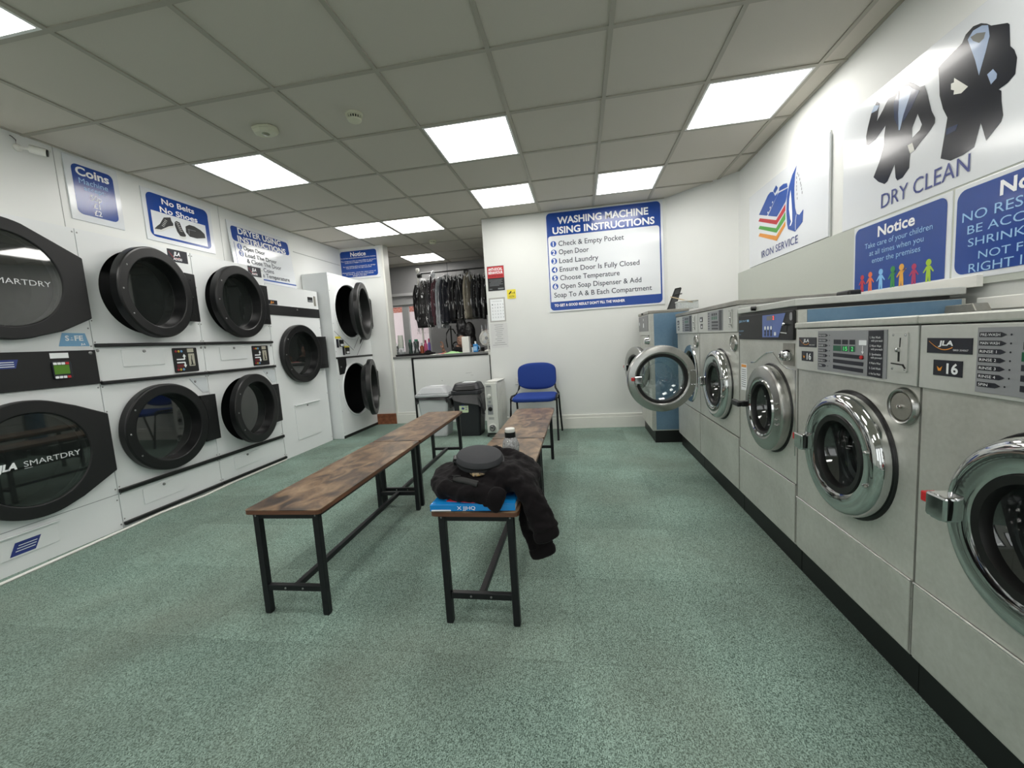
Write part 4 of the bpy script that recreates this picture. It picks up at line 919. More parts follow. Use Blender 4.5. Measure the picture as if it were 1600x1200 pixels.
def washer16(yl, label, first=True, latch=True, sticker=False):
    w_ = .640
    t = thing('washing_machine', label, 'washing machine', (FX, yl, 0), -PI/2, 'steel coin washing machines')
    cx, cz, r = .350, .636, .140
    g = shell(B(), .003, w_-.003, 0, .60, .12, 1.070)
    plate(g, .003, w_-.003, .347, .902, (cx,cz,r,.05)); plate(g, .003, w_-.003, .120, .345); plate(g, .003, w_-.003, .904, 1.070); obj('body', g, M_steel, t)
    obj('fascia', bx(.003, w_-.003, -.010, -.0, .904, 1.069), M_steelp, t, bevel=.002)
    f = thing_part(t, 'fascia_fittings', (0,-.010,0))
    fascia16(f, w_, .904, 1.072)
    coin_plate(f, .547, .607, .940, 1.052)
    jla_plate(f, .028, .998, .126, .038)
    g = slab(B(), [(.050,.942),(.131,.942),(.131,.981),(.050,.981)], -.002, 0); o = obj('capacity_plate', g, M_dark, f); g = B(); tx(g, '16', .090, .949, .024, .032, bold=.03, y=-.003); obj('capacity_number', g, M_white, o)
    g = poly(B(), [(.062,.966),(.070,.960),(.078,.966),(.074,.954),(.066,.954)], -.003); obj('capacity_emblem', g, M_orange, o)
    obj('lid', bx(.0, w_, -.016, .60, 1.073, 1.096), M_steel, t, bevel=.004)
    obj('lower_panel', bx(.006, w_-.006, -.006, 0, .128, .342), M_steel, t, bevel=.002)
    obj('panel_edge_glint', tube(B(), [(.004,-.004,.345),(w_-.004,-.004,.345)], .0032, 10), M_edge_glint, t, smooth=True)
    obj('plinth', bx(.0, w_, .022, .60, 0, .119), M_plinth, t)
    tub(t, cx, cz, r)
    dd = ring_door(t, cx, cz, .211, .130, y=-.012)
    for a in (-.052,.052): obj('hinge_bolt', lathe_y(B(), [(.0005,-.052),(.006,-.050),(.007,-.038)], -.040, a, 10), M_chrome, dd, smooth=True)
    g = lathe_y(B(), [(.224,.004),(.219,-.004)], cx, cz, 56); lathe_y(g, [(.219,-.004),(.18,-.003)], cx, cz, 56); obj('door_recess', g, M_rubber, t, smooth=True)
    if sticker: g = slab(B(), [(.335,.712),(.382,.700),(.385,.735),(.350,.745)], .010, .0108); obj('yellow_sticker', g, mat('sticker_lime', (200,228,50), .5), t)
    soap_cap(t, .585, .841)
    screws(t, [(.012,.30),(w_-.012,.29)], .007)
    return t
def thing_part(parent, name, loc):
    return PartOffset(parent, loc)
class PartOffset:
    """remembers an offset so that fittings become direct children of the machine"""
    def __init__(s, parent, loc): s.parent = parent; s.loc = Vector(loc)
_obj0 = obj
def obj(name, bm, m, parent=None, smooth=False, loc=(0,0,0), rot=(0,0,0), **k):
    if isinstance(parent, PartOffset):
        loc = tuple(Vector(loc)+parent.loc); parent = parent.parent
    return _obj0(name, bm, m, parent, smooth, loc, rot, **k)
washer16(-.320, 'steel washing machine at the near end of the row, no sticker in its door', sticker=False)
washer16(.322, 'steel washing machine with a 16 plate and a lime sticker inside its chrome door', sticker=True)

# third machine: taller, dark fascia with a blue keypad
yl, w_ = .975, .648
t = thing('washing_machine', 'steel washing machine with a black and blue control panel and a black door handle', 'washing machine', (FX, yl, 0), -PI/2, 'steel coin washing machines')
cx, cz, r = .400, .695, .140
g = shell(B(), .003, w_-.003, 0, .60, .12, 1.150)
plate(g, .003, w_-.003, .395, 1.020, (cx,cz,r,.05)); plate(g, .003, w_-.003, .120, .390); plate(g, .003, w_-.003, 1.020, 1.150); obj('body', g, M_steel, t)
obj('side_panel', bx(w_-.003, w_-.0005, .035, .585, .13, 1.148), M_blueside, t)
obj('lid', bx(.015, w_, -.014, .60, 1.166, 1.196), M_steelp, t, bevel=.004); obj('lid_gap', bx(.02,w_-.01,.0,.55,1.150,1.166), M_plinth, t)
obj('lid_knob', lathe_y(B(), [(.0005,-.036),(.011,-.034),(.012,-.014)], .255, 1.182, 16), M_black, t, smooth=True)
p = obj('control_panel', slab(B(), rrect(.020,.632,1.024,1.150,.006,3), -.012, 0), M_blackmat, t, bevel=.002)
k_ = obj('keypad', poly(B(), [(.335,1.036),(.503,1.036),(.568,1.142),(.335,1.142)], -.0135), mat('keypad_blue', (84,108,176), .35), p)
obj('display', poly(B(), [(.385,1.116),(.468,1.116),(.468,1.136),(.385,1.136)], -.0145), M_greypd, k_)
g = B(); tx(g, '2', .452, 1.118, .016, .010, y=-.0152, bold=.03); obj('display_digit', g, mat('digit_red', (250,40,50), .4, emit=1.2), k_)
g = B()
for q in range(3): poly(g, circ(.368+.032*q, 1.080, .0095, 14), -.0145)
poly(g, rrect(.462,.482,1.044,1.060,.003,3), -.0145); obj('white_keys', g, M_white, k_)
g = B()
for q in range(3):
    for rr in range(2): poly(g, circ(.368+.032*q, 1.064-.015*rr, .0085, 14), -.0145)
obj('dark_keys', g, M_ink, k_)
g = B(); tx(g, 'JLA', .034, 1.118, .011, .036, bold=.04, shear=.2, y=-.0135); tx(g, 'SMART', .075, 1.118, .010, .060, shear=.2, y=-.0135); slab(g, rrect(.142,.168,1.117,1.129,.003,3), -.0136,-.012); tx(g, 'PROGRAM', .034, 1.066, .007, .062, y=-.0135); tx(g, 'HC60', .034, 1.048, .005, .022, y=-.0135); obj('panel_lettering', g, M_tx_grey2 if 'M_tx_grey2' in globals() else M_lblue, p)
g = B(); slab(g, [(.562,1.088),(.590,1.094),(.590,1.099),(.562,1.092)], -.026,-.012); slab(g, [(.530,1.056),(.590,1.052),(.590,1.056),(.530,1.060)], -.018,-.012); lathe_y(g, [(.0005,-.030),(.006,-.028),(.007,-.012)], .578, 1.095, 12); obj('coin_lever', g, M_chrome, p)
obj('coin_slot', slab(B(), [(.575,1.060),(.581,1.060),(.581,1.088),(.575,1.088)], -.0128,-.012), M_plinth, p)
g = poly(B(), rrect(.604,.628,1.108,1.142,.010,4), -.0135); obj('coin_symbol', g, M_greyp, p)
tub(t, cx, cz, r)
dd = ring_door(t, cx, cz, .207, .132, y=-.010, m=M_satin, flat=True, handle=False)
g = B(); lathe_y(g, [(.140,-.036),(.136,-.044),(.129,-.040),(.125,-.02)], -.207, 0, 56); obj('inner_bezel', g, M_chrome, dd, smooth=True)
g = slab(B(), rrect(-.207-.235,-.207-.135,-.018,.012,.010,4), -.095, -.073); slab(g, [(-.207-.165,-.018),(-.207-.137,-.018),(-.207-.137,.012),(-.207-.165,.012)], -.073, -.034); obj('handle', g, M_black, dd, bevel=.005)
for a in (-.04,-.02,.02,.04): obj('hinge_bolt', lathe_y(B(), [(.0005,-.048),(.006,-.046),(.007,-.034)], -.034, a*1.2, 10), M_chrome, dd, smooth=True)
g = lathe_y(B(), [(.219,.004),(.214,-.004),(.18,-.003)], cx, cz, 56); obj('door_recess', g, M_rubber, t, smooth=True)
g = slab(B(), rrect(.524,.622,.912,1.010,.004,3), -.003, 0); o = obj('soap_drawer_recess', g, M_steeld, t)
lk = obj('soap_lock', lathe_y(B(), [(.0005,-.040),(.012,-.040),(.022,-.034),(.026,-.018),(.028,-.003)], .580, .958, 24), M_chrome, o, smooth=True); obj('keyhole', slab(B(), [(.576,.950),(.584,.950),(.584,.966),(.576,.966)], -.0415,-.040), M_black, lk)
lb = obj('warning_label', slab(B(), [(.024,.735),(.104,.740),(.104,.886),(.026,.886)], -.0015, 0), M_white, t)
g = poly(B(), [(.030,.866),(.100,.868),(.100,.882),(.030,.882)], -.002); obj('label_heading', g, M_orange, lb); g = B()
for q in range(9): poly(g, [(.034,.852-.012*q),(.094,.852-.012*q),(.094,.856-.012*q),(.034,.856-.012*q)], -.002)
obj('label_print', g, M_tx_grey, lb)
n = 20; g = B(); pts = [(.16,.900)]+[(.22+.20*i/n,.905+.06*math.sin(PI*.5*i/n)) for i in range(n+1)]+[(.50,.915),(.55,.900),(.632,.895),(.632,.52)]
tube(g, [(a,-.001,b_) for a,b_ in pts], .0025, 6); obj('pressed_edge', g, M_chrome, t)
obj('lower_panel', bx(.006, w_-.006, -.006, 0, .128, .388), M_steel, t, bevel=.002); obj('panel_edge_glint', tube(B(), [(.004,-.004,.391),(w_-.004,-.004,.391)], .0032, 10), M_edge_glint, t, smooth=True)
obj('plinth', bx(0, w_, .022, .60, 0, .119), M_plinth, t); screws(t, [(.012,.33),(w_-.02,.30)], .006)
g = bx(.24,.34,.30,.36,1.1965,1.245)
tag(obj('black_lid_block', bx(0,.10,0,.055,0,.035), M_black, None, loc=(4.02,.68,1.1965), rot=(0,0,-PI/2), bevel=.008), 'small black block lying on the lid of the machine with the blue keypad', 'block'); g.free()

# fourth and fifth machines: older and taller, white-grey fascia
def washer_old(yl, w_, label, cx, open_ang=None, depth=.60, x=FX, front_r=.235, top=1.245, blue=False, zc=.148):
    t = thing('washing_machine', label, 'washing machine', (x, yl, 0), -PI/2, 'steel coin washing machines')
    cz, r = .728, (.19 if front_r > .25 else .150)
    g = shell(B(), .003, w_-.003, 0, depth, .12, top-.028)
    plate(g, .003, w_-.003, .445, 1.062, (cx,cz,r,.05)); plate(g, .003, w_-.003, .120, .440); plate(g, .003, w_-.003, 1.064, top-.028); obj('body', g, M_steel, t)
    if blue:
        obj('side_panel', bx(w_-.003, w_-.0005, .035, depth, .13, top-.030), M_blueside, t)
        tube_pts = [(w_+.0005,.20,.20),(w_+.0005,.20,top-.16),(w_+.0005,.215,top-.135),(w_+.0005,.24,top-.125),(w_+.0005,depth,top-.125)]
        obj('side_crease', tube(B(), tube_pts, .0015, 5), M_blueside, t)
    obj('fascia', bx(.003, w_-.003, -.010, 0, 1.066, top-.030), M_steelp, t, bevel=.002)
    obj('lid', bx(0, w_, -.016, depth, top-.026, top), M_steeld, t, bevel=.003)
    f = PartOffset(t, (0,-.010,0)); return t, f, cx, cz, r
def finish_old(t, f, w_, cx, cz, r, depth, open_ang, R=.235, px=.0, knob=True, top=1.245, panel=True, dh=False):
    s_ = 1.0
    if panel:
        g = slab(B(), [(px+.250,1.078),(px+.560,1.078),(px+.560,top-.036),(px+.250,top-.036)], -.0025, 0); p = obj('program_panel', g, M_greyp, f)
        g = B()
        for k in range(7): poly(g, [(px+.262,1.192-.017*k),(px+.290,1.192-.017*k),(px+.297,1.1955-.017*k),(px+.290,1.199-.017*k),(px+.262,1.199-.017*k)], -.0034)
        for c in ((.34,.375),(.385,.415),(.425,.455)): poly(g, [(px+c[0],1.178),(px+c[1],1.178),(px+c[1],1.194),(px+c[0],1.194)], -.0034)
        for k in range(3): poly(g, [(px+.34,1.128-.021*k),(px+.475,1.126-.021*k),(px+.475,1.140-.021*k),(px+.34,1.142-.021*k)], -.0034)
        poly(g, [(px+.490,1.080),(px+.545,1.080),(px+.545,top-.038),(px+.490,top-.038)], -.0034); obj('program_markings', g, M_dark, p)
        g = B()
        for c in ((.34,.375),(.385,.415),(.425,.455)): poly(g, [(px+c[0],1.152),(px+c[1],1.152),(px+c[1],1.172),(px+c[0],1.172)], -.0036)
        obj('green_display', g, mat('display_green2', (44,104,82), .3), p)
        for a, b_, c in ((.055,1.145,.055),(.070,1.095,.042)):
            o = obj('capacity_plate', slab(B(), [(px+a,b_),(px+a+c*1.2,b_),(px+a+c*1.2,b_+.036),(px+a,b_+.036)], -.002, 0), M_dark, f)
            obj('plate_mark', poly(B(), [(px+a+.02,b_+.008),(px+a+.05,b_+.008),(px+a+.045,b_+.026),(px+a+.025,b_+.022)], -.003), M_white, o)
        coin_plate(f, w_-.125, w_-.075, 1.090, top-.045)
    obj('lower_panel', bx(.006, w_-.006, -.006, 0, .128, .436), M_steel, t, bevel=.002)
    obj('plinth', bx(0, w_, .022, depth, 0, .119), M_plinth, t)
    tub(t, cx, cz, r)
    dd = ring_door(t, cx, cz, R, (.190 if R > .25 else r-.012), y=-.014, hin=(.078 if open_ang else .018), m=(M_satin if open_ang else M_chrome), flat=bool(open_ang), ang=open_ang or 0.0, hx=cx+R+.012)
    for a in (-.055,.055):
        for bq in (-.030,-.052): obj('hinge_bolt', lathe_y(B(), [(.0005,-.048),(.006,-.046),(.007,-.032)], bq, a, 10), M_chrome, dd, smooth=True)
    if not open_ang: g = lathe_y(B(), [(R+.010,.004),(R+.006,-.004),(R-.03,-.003)], cx, cz, 56); obj('door_recess', g, M_rubber, t, smooth=True)
    if open_ang: g = lathe_y(B(), [(R*.93,.003),(R*.90,-.006),(r+.02,-.010),(r+.004,-.006),(r,.01)], cx, cz, 56); obj('door_frame', g, M_chrome, t, smooth=True)
    if knob: soap_cap(t, w_-.042-.03, 1.000, .050)
    screws(t, [(.012,.38),(w_-.012,.36),(.012,.30),(w_-.012,.28)], .007)
yl = 1.780
t, f, cx, cz, r = washer_old(yl, .800, 'tall steel washing machine with a closed chrome door beyond the blue keypad machine', .470)
finish_old(t, f, .800, cx, cz, r, .60, None, R=.226)
yl = 2.510
t, f, cx, cz, r = washer_old(yl, .725, 'steel washing machine with its round door swung wide open towards the room', .425, front_r=.26)
finish_old(t, f, .725, cx, cz, r, .60, math.radians(93), R=.262)
t, f, cx, cz, r = washer_old(3.290, .680, 'steel washing machine in the back corner showing its blue painted side', .36, depth=.36, x=3.462, top=1.300, blue=True)
g = slab(B(), [(.02,1.105),(.64,1.105),(.64,1.262),(.02,1.262)], -.004, 0); o = obj('program_panel', g, M_greypd, f)
g = poly(B(), circ(.36,1.225,.014,14), -.005); poly(g, [(.33,1.145),(.39,1.145),(.38,1.19),(.34,1.19)], -.005); poly(g, circ(.07,1.19,.02,14), -.005); obj('panel_symbols', g, M_white, o)
obj('lid_stud', lathe_y(B(), [(.0005,-.034),(.008,-.032),(.009,-.014)], .35, 1.287, 12), M_black, t, smooth=True)
finish_old(t, f, .680, cx, cz, r, .36, math.radians(20), R=.225, knob=False, panel=False, top=1.300)
lk = obj('soap_lock', lathe_y(B(), [(.0005,-.050),(.018,-.050),(.030,-.044),(.034,-.020),(.038,-.001)], .585, 1.010, 24), M_chrome, t, smooth=True)
obj('lock_plate', slab(B(), [(.555,1.055),(.610,1.055),(.610,1.090),(.555,1.090)], -.003, 0), M_dark, t)

# things left on the machines
t = thing('cutter_board', 'black ribbed frame leaning on the corner wall above the far washing machine', 'frame', (3.745, 3.02, 1.3005))
g = slab(B(), [(-.045,0),(.030,0),(.100,.230),(.045,.225)], 0, .014); obj('panel', g, mat('dark_ribbed', (74,76,76), .5), t)
g = B(); tube(g, [(-.045,-.004,0),(.045,-.004,.225)], .007, 6); tube(g, [(.030,-.004,0),(.100,-.004,.230)], .007, 6); tube(g, [(.045,-.004,.225),(.10,-.004,.232)], .006, 6); tube(g, [(.03,-.004,.16),(.11,-.004,.172)], .006, 6); obj('rim', g, M_black, t, smooth=True)
t = thing('plastic_basket', 'clear white open container on the far washing machine', 'container', (3.765, 2.72, 1.3005))
g = B(); shell(g, 0, .17, 0, .20, 0, .075); g.normal_update(); o = obj('tub', g, glass('cloudy_plastic', (240,244,244), .2, body=.45, bodycol=(225,228,226)), t)
g = B(); 
for a in ((0,.17,-.005,.005),(0,.17,.195,.205)): box(g, a[0], a[1], a[2], a[3], .072, .082)
box(g, -.005,.005,.005,.195,.072,.082); box(g,.165,.175,.005,.195,.072,.082); obj('tub_rim', g, M_trimw, t, bevel=.002)
o = obj('wooden_stick', tube(B(), [(-.09,.03,.125),(.12,.05,.060)], .005, 8), mat('pale_wood', (206,186,152), .5), None, smooth=True, loc=(3.77,2.70,1.3005)); tag(o, 'pale wooden stick poking out of the clear container on the far machine', 'stick')
t = thing('bracket', 'folded grey metal bracket lying on the lid of the machine with the 16 plate', 'bracket', (4.195, .30, 1.0965), -PI/2)
g = slab(B(), [(0,0),(.135,0),(.118,.030),(.004,.028)], 0, .05); obj('plate', g, M_steeld, t, bevel=.003)
# ------------------------------------------------------------------ benches
M_wood = ramp_noise('rustic_board', [(0.30,(42,34,30)),(0.42,(84,66,52)),(0.54,(122,97,73)),(0.72,(156,130,102))], 11, detail=9, rough=.30, stretch=(1.0,.55,1.0), distort=.9, fine=.35, spec=.55)
M_woode = ramp_noise('board_edge', [(0.3,(78,48,34)),(0.7,(116,76,54))], 14, rough=.45, stretch=(.3,.3,3))
M_bframe = mat('black_steel_tube', (20,21,25), .42, .2, vary=.1, vscale=30)
def bench(x, y, rz, label):
    L_, W_, Hh = 1.135, .340, .470
    t = thing('bench', label, 'bench', (x, y, 0), rz, 'brown topped benches'); lg = .027
    g = B(); pts = [(a, b_) for a, b_ in rrect(-W_/2, W_/2, 0, L_, .018, 4)]
    tp = obj('seat_top', prism_z(B(), pts, Hh-.003, Hh), M_wood, t)
    obj('seat_edge', prism_z(B(), pts, Hh-.019, Hh-.0032), M_woode, tp)
    fx = W_/2-.022
    for sx in (-1, 1):
        for ty in (.020, L_-.020-lg):
            a = sx*fx-(lg if sx > 0 else 0); obj('leg', bx(a, a+lg, ty, ty+lg, .004, Hh-.019), M_bframe, t, bevel=.002)
            obj('foot', bx(a+.002, a+lg-.002, ty+.002, ty+lg-.002, 0, .004), M_black, t)
    g = B()
    for sx in (-1, 1): a = sx*fx-(lg*.8 if sx > 0 else 0); box(g, a, a+lg*.8, .047, L_-.047, Hh-.041, Hh-.019)
    for ty in (.022, L_-.022-lg*.8): box(g, -fx+lg, fx-lg, ty, ty+lg*.8, Hh-.046, Hh-.019)
    obj('seat_frame', g, M_bframe, t, bevel=.0015)
    for ty in (.022, L_-.022-lg*.8): obj('cross_bar', bx(-fx+lg, fx-lg, ty, ty+lg*.8, .105, .130), M_bframe, t, bevel=.002)
    obj('stretcher', bx(-.0125, .0125, .0436, L_-.0436, .106, .129), M_bframe, t, bevel=.002)
    g = B()
    for xx, zz in ((-fx+.013,Hh-.032),(fx-.013,Hh-.032),(-.04,.117),(.04,.117)): screw_bm(g, xx, zz, .0045, .0195)
    obj('bolts', g, M_screw, t, smooth=True)
    return t
bench(1.551, -.145, math.radians(1.4), 'bare bench in the row beside the dryers, at the open end')
bench(1.522, 1.000, math.radians(1.4), 'bench in the row beside the dryers, ending before the bins')
bench(2.364, -.150, math.radians(.1), 'bench carrying the black jacket, magazine and bottle')
bench(2.362, .995, math.radians(.1), 'bench ending at the blue chair')

# ------------------------------------------------------------------ things on the near right bench
BZ = .4705
def remesh(o, voxel, smooth_it=8, noise_=None, solid=False):
    md = o.modifiers.new('r', 'REMESH'); md.mode = 'VOXEL'; md.voxel_size = voxel; md.use_smooth_shade = True
    md = o.modifiers.new('s', 'SMOOTH'); md.iterations = smooth_it; md.factor = .6
    for i, (sz, st, dp) in enumerate(noise_ or []):
        tx_ = bpy.data.textures.new('n%d' % i, 'CLOUDS'); tx_.noise_scale = sz; tx_.noise_depth = dp
        md = o.modifiers.new('d', 'DISPLACE'); md.texture = tx_; md.strength = st; md.mid_level = .5; md.texture_coords = 'LOCAL'
def blob(bm, c, r, rot=(0,0,0)):
    m = Matrix.Translation(c) @ Matrix.Rotation(rot[2],4,'Z') @ Matrix.Rotation(rot[1],4,'Y') @ Matrix.Rotation(rot[0],4,'X') @ Matrix.Diagonal((r[0],r[1],r[2],1))
    bmesh.ops.create_uvsphere(bm, u_segments=20, v_segments=12, radius=1.0, matrix=m)
def ribbon(bm, pts, ws, ts, seg=14):
    """padded strip of cloth: elliptical section along a polyline; ws = list of (side vector), ts thickness"""
    P_ = [Vector(p) for p in pts]; rings = []
    for i, p in enumerate(P_):
        d_ = (P_[min(i+1,len(P_)-1)]-P_[max(i-1,0)]).normalized(); s_ = Vector(ws[i]); s_ -= d_*s_.dot(d_); n_ = d_.cross(s_).normalized()*ts[i]
        rings.append([bm.verts.new(p+s_*math.cos(2*PI*k/seg)+n_*math.sin(2*PI*k/seg)) for k in range(seg)])
    for j in range(len(rings)-1):
        for k in range(seg): bm.faces.new((rings[j][k], rings[j][(k+1)%seg], rings[j+1][(k+1)%seg], rings[j+1][k]))
    bm.faces.new(rings[0][::-1]); bm.faces.new(rings[-1]); return bm
# magazine
t = thing('magazine', 'blue folded magazine with a red patch lying under the black jacket', 'magazine', (2.198, -.150, BZ), math.radians(2))
g = B()
pts = [(0,0),(.325,.005),(.338,.21),(.01,.20)]
obj('pages', prism_z(B(), [(a*.985+.003,b_*.985+.003) for a,b_ in pts], .001, .024), M_white, t)
M_mag = mat('magazine_blue', (22,132,206), .25, vary=.08, vscale=10, coat=.3)
cv = obj('cover', prism_z(B(), pts, .024, .028), M_mag, t, bevel=.001)
g = bx(-.001,.326,-.003,.0,.002,.027); obj('spine', g, M_mag, t, bevel=.001)
g = B(); tx(g, 'X JJHQ', .105, .008, .013, .07, y=-.0042); obj('spine_lettering', g, M_white, t)
obj('spine_white_patch', bx(.004,.080,-.0045,-.003,.003,.008), M_white, t)
g = prism_z(B(), [(.055,.03),(.16,.010),(.27,.016),(.24,.08),(.09,.09)], .028, .0305); obj('red_patch', g, M_red, cv)
# jacket heap
M_jac = mat('black_fleece', (20,17,19), .95, vary=.25, vscale=60, bump=.35, bscale=500, spec=.15)
M_jac.node_tree.nodes['Principled BSDF'].inputs['Sheen Weight'].default_value = .05
t = thing('black_jacket', 'black hooded jacket heaped on the bench end with sleeves hanging down', 'jacket', (2.364, 0.02, BZ))
g = B()
blob(g, (-.05,.02,.085), (.135,.13,.050)); blob(g, (.03,.06,.092), (.15,.14,.052)); blob(g, (.07,-.02,.070), (.12,.10,.045)); blob(g, (-.10,-.05,.060), (.095,.075,.036),(0,0,.3))
blob(g, (.10,.10,.080), (.12,.13,.056)); blob(g, (.165,.06,.070), (.075,.12,.050)); blob(g, (.15,-.02,.075), (.08,.10,.045)); blob(g, (-.10,.08,.075), (.07,.09,.05))
def roll(pts, r): tube(g, pts, r, 14)
roll([(-.150,.10,.085),(-.172,.03,.075),(-.165,-.05,.065),(-.12,-.105,.060),(-.04,-.128,.058),(.04,-.135,.052),(.10,-.150,.040)], [.034,.038,.040,.040,.040,.038,.036])
roll([(-.11,.12,.115),(-.12,.04,.118),(-.08,-.03,.112),(.0,-.06,.108),(.08,-.05,.105),(.15,-.02,.090)], [.022,.026,.026,.024,.026,.03])
roll([(-.06,.15,.120),(.03,.16,.135),(.12,.13,.120),(.19,.07,.085)], [.03,.032,.034,.036])
roll([(-.09,-.10,.078),(-.02,-.09,.088),(.06,-.10,.080),(.12,-.11,.06)], [.020,.022,.024,.024])
# drape over the right side of the bench and two hanging sleeves
ribbon(g, [(.06,.02,.115),(.14,.0,.110),(.195,-.02,.055),(.212,-.03,-.03),(.215,-.03,-.10)], [(0,.12,0),(0,.12,0),(0,.11,0),(0,.10,0),(0,.09,0)], [.03,.035,.032,.028,.024])
ribbon(g, [(.10,-.06,.10),(.165,-.08,.085),(.215,-.10,.030),(.245,-.12,-.035),(.262,-.13,-.085)], [(.02,.055,0),(.02,.052,0),(.045,.03,0),(.050,.02,0),(.048,.02,0)], [.032,.032,.034,.030,.027])
ribbon(g, [(.12,.04,.10),(.185,.0,.05),(.205,-.03,-.04),(.215,-.05,-.12),(.238,-.07,-.185)], [(.03,.06,0),(.03,.06,0),(.055,.02,0),(.058,.01,0),(.050,.01,0)], [.030,.032,.034,.032,.028])
o = obj('body', g, M_jac, t, smooth=True); remesh(o, .0068, 4, [(.06,.026,2),(.025,.007,1)])
def cuff(pts, ws, ts, nm='cuff'):
    o = obj(nm, ribbon(B(), pts, ws, ts, 20), M_jac, t, smooth=True); md = o.modifiers.new('s','SUBSURF'); md.levels = 2; md.render_levels = 2
    tx_ = bpy.data.textures.new('cf','CLOUDS'); tx_.noise_scale = .03; md = o.modifiers.new('d','DISPLACE'); md.texture = tx_; md.strength = .004
cuff([(.258,-.128,-.072),(.266,-.134,-.102),(.276,-.140,-.128)], [(.047,.018,.012),(.047,.018,.012),(.044,.018,.012)], [.026,.026,.024])
cuff([(.232,-.066,-.170),(.243,-.074,-.205),(.250,-.080,-.225)], [(.050,.01,.02),(.050,.01,.02),(.044,.01,.02)], [.027,.027,.022])
cuff([(.055,-.150,.062),(.095,-.166,.044),(.120,-.172,.034)], [(.026,.0,.030),(.036,.0,.040),(.036,.0,.036)], [.026,.018,.010])
obj('strap', ribbon(B(), [(-.085,-.115,.112),(-.03,-.135,.108),(.02,-.150,.100)], [(.006,.004,.010)]*3, [.003]*3, 10), M_black, t, smooth=True)
obj('drawcord', tube(B(), [(-.085,-.125,.100),(-.105,-.128,.112),(-.088,-.120,.124),(-.055,-.118,.122)], .0025, 8), M_black, t, smooth=True)
# wallet / snack under the case and the headphone case
t = thing('patterned_pouch', 'small brown and yellow patterned pouch peeking out beneath the round black case', 'pouch', (2.366, -.030, .590), .62)
obj('pouch_body', bx(-.040,.045,-.045,.035,-.007,.007), ramp_noise('pouch_print', [(0.35,(60,44,36)),(0.5,(190,170,140)),(0.7,(214,176,70))], 60, rough=.5), t, bevel=.004)
t = thing('headphone_case', 'round zipped black case lying on top of the black jacket', 'case', (2.360, .010, .600), .25); t.rotation_euler = (.22,.06,.25)
Mc = mat('case_grey_fabric', (62,63,66), .8, vary=.12, vscale=200, bump=.2, bscale=600, spec=.25)
def cprof(z0, z1, s=1.0): return [(.082*s,z0),(.092*s,z0+.004)]
g = lathe_z(B(), [(.0005,.0),(.070,.001),(.086,.008),(.092,.020),(.093,.027)], seg=64, sx=1.05, sy=.95); obj('lower_shell', g, Mc, t, smooth=True)
g = lathe_z(B(), [(.093,.031),(.092,.040),(.085,.052),(.070,.058),(.035,.061),(.0005,.062)], seg=64, sx=1.05, sy=.95); obj('upper_shell', g, Mc, t, smooth=True)
g = lathe_z(B(), [(.092,.0265),(.0955,.027),(.0955,.0285),(.0935,.029),(.0955,.0295),(.0955,.031),(.092,.0315)], seg=64, sx=1.05, sy=.95); z_ = obj('zip', g, M_black, t, smooth=True)
obj('zip_pull', tube(B(), [(-.090,-.025,.030),(-.105,-.020,.033),(-.102,-.005,.040)], .004, 6), M_black, z_, smooth=True)
g = bx(-.105,-.088,-.022,.012,.014,.044); obj('fabric_hinge', g, M_black, t, bevel=.003)
# bottle
t = thing('water_bottle', 'grey clear water bottle with a black band and white cap behind the jacket', 'bottle', (2.436, .33, BZ))
Mb = glass('bottle_plastic', (225,230,232), .08, body=.42, bodycol=(196,200,204), ior=1.5)
g = lathe_z(B(), [(.0005,.001),(.036,.001),(.040,.008),(.041,.08),(.039,.11),(.041,.125),(.040,.135),(.034,.155),(.026,.168),(.023,.172)], seg=40); obj('body', g, Mb, t, smooth=True)
g = lathe_z(B(), [(.0005,.003),(.034,.003),(.037,.010),(.038,.10),(.0005,.10)], seg=32); obj('water', g, glass('water', (214,222,226), .02, ior=1.33), t, smooth=True)
g = lathe_z(B(), [(.0225,.166),(.0262,.167),(.0262,.193),(.0225,.1935)], seg=32); obj('black_band', g, M_black, t, smooth=True)
g = lathe_z(B(), [(.0235,.193),(.0245,.195),(.0245,.208),(.0215,.211),(.0005,.212)], seg=32); obj('cap', g, M_trimw, t, smooth=True)
# ------------------------------------------------------------------ blue chair
M_cloth = mat('blue_weave', (38,62,132), .85, vary=.1, vscale=300, bump=.3, bscale=900, spec=.2)
t = thing('stacking_chair', 'blue fabric stacking chair with black legs against the back wall', 'chair', (2.262, 3.02, 0), math.radians(-3))
def pad(w, dpt, th, n=9, crown=.012, r=.09):
    bm = B(); pts = rrect(-w/2, w/2, -dpt/2, dpt/2, r, 8)
    prism_z(bm, pts, -th/2, th/2); return bm
o = obj('seat', pad(.475,.42,.048), M_cloth, t, loc=(0,-.015,.452), bevel=.020, bseg=5, rot=(math.radians(2),0,0))
for p in o.data.polygons: p.use_smooth = True
bk = B(); nx, nz = 18, 12; grid = []
for s_ in (0, 1):
    for i in range(nx+1):
        for j in range(nz+1):
            u, v = -1+2*i/nx, -1+2*j/nz
            ex = (1-abs(v)**5*.10)*.225; ez = (1-abs(u)**4*.22)*.145
            x = u*ex; z = v*ez-.012*(1-u*u)*(1 if v < 0 else -1)*abs(v); bulge = (1-u**6)*(1-v**6)
            yy = (-.012-.012*bulge if s_ == 0 else .012+.006*bulge)-.035*(1-u*u)*-1.0
            grid.append(bk.verts.new((x, yy, z)))
N_ = (nx+1)*(nz+1); ix = lambda s, i, j: grid[s*N_+i*(nz+1)+j]
for i in range(nx):
    for j in range(nz):
        bk.faces.new((ix(0,i,j),ix(0,i+1,j),ix(0,i+1,j+1),ix(0,i,j+1))); bk.faces.new((ix(1,i,j),ix(1,i,j+1),ix(1,i+1,j+1),ix(1,i+1,j)))
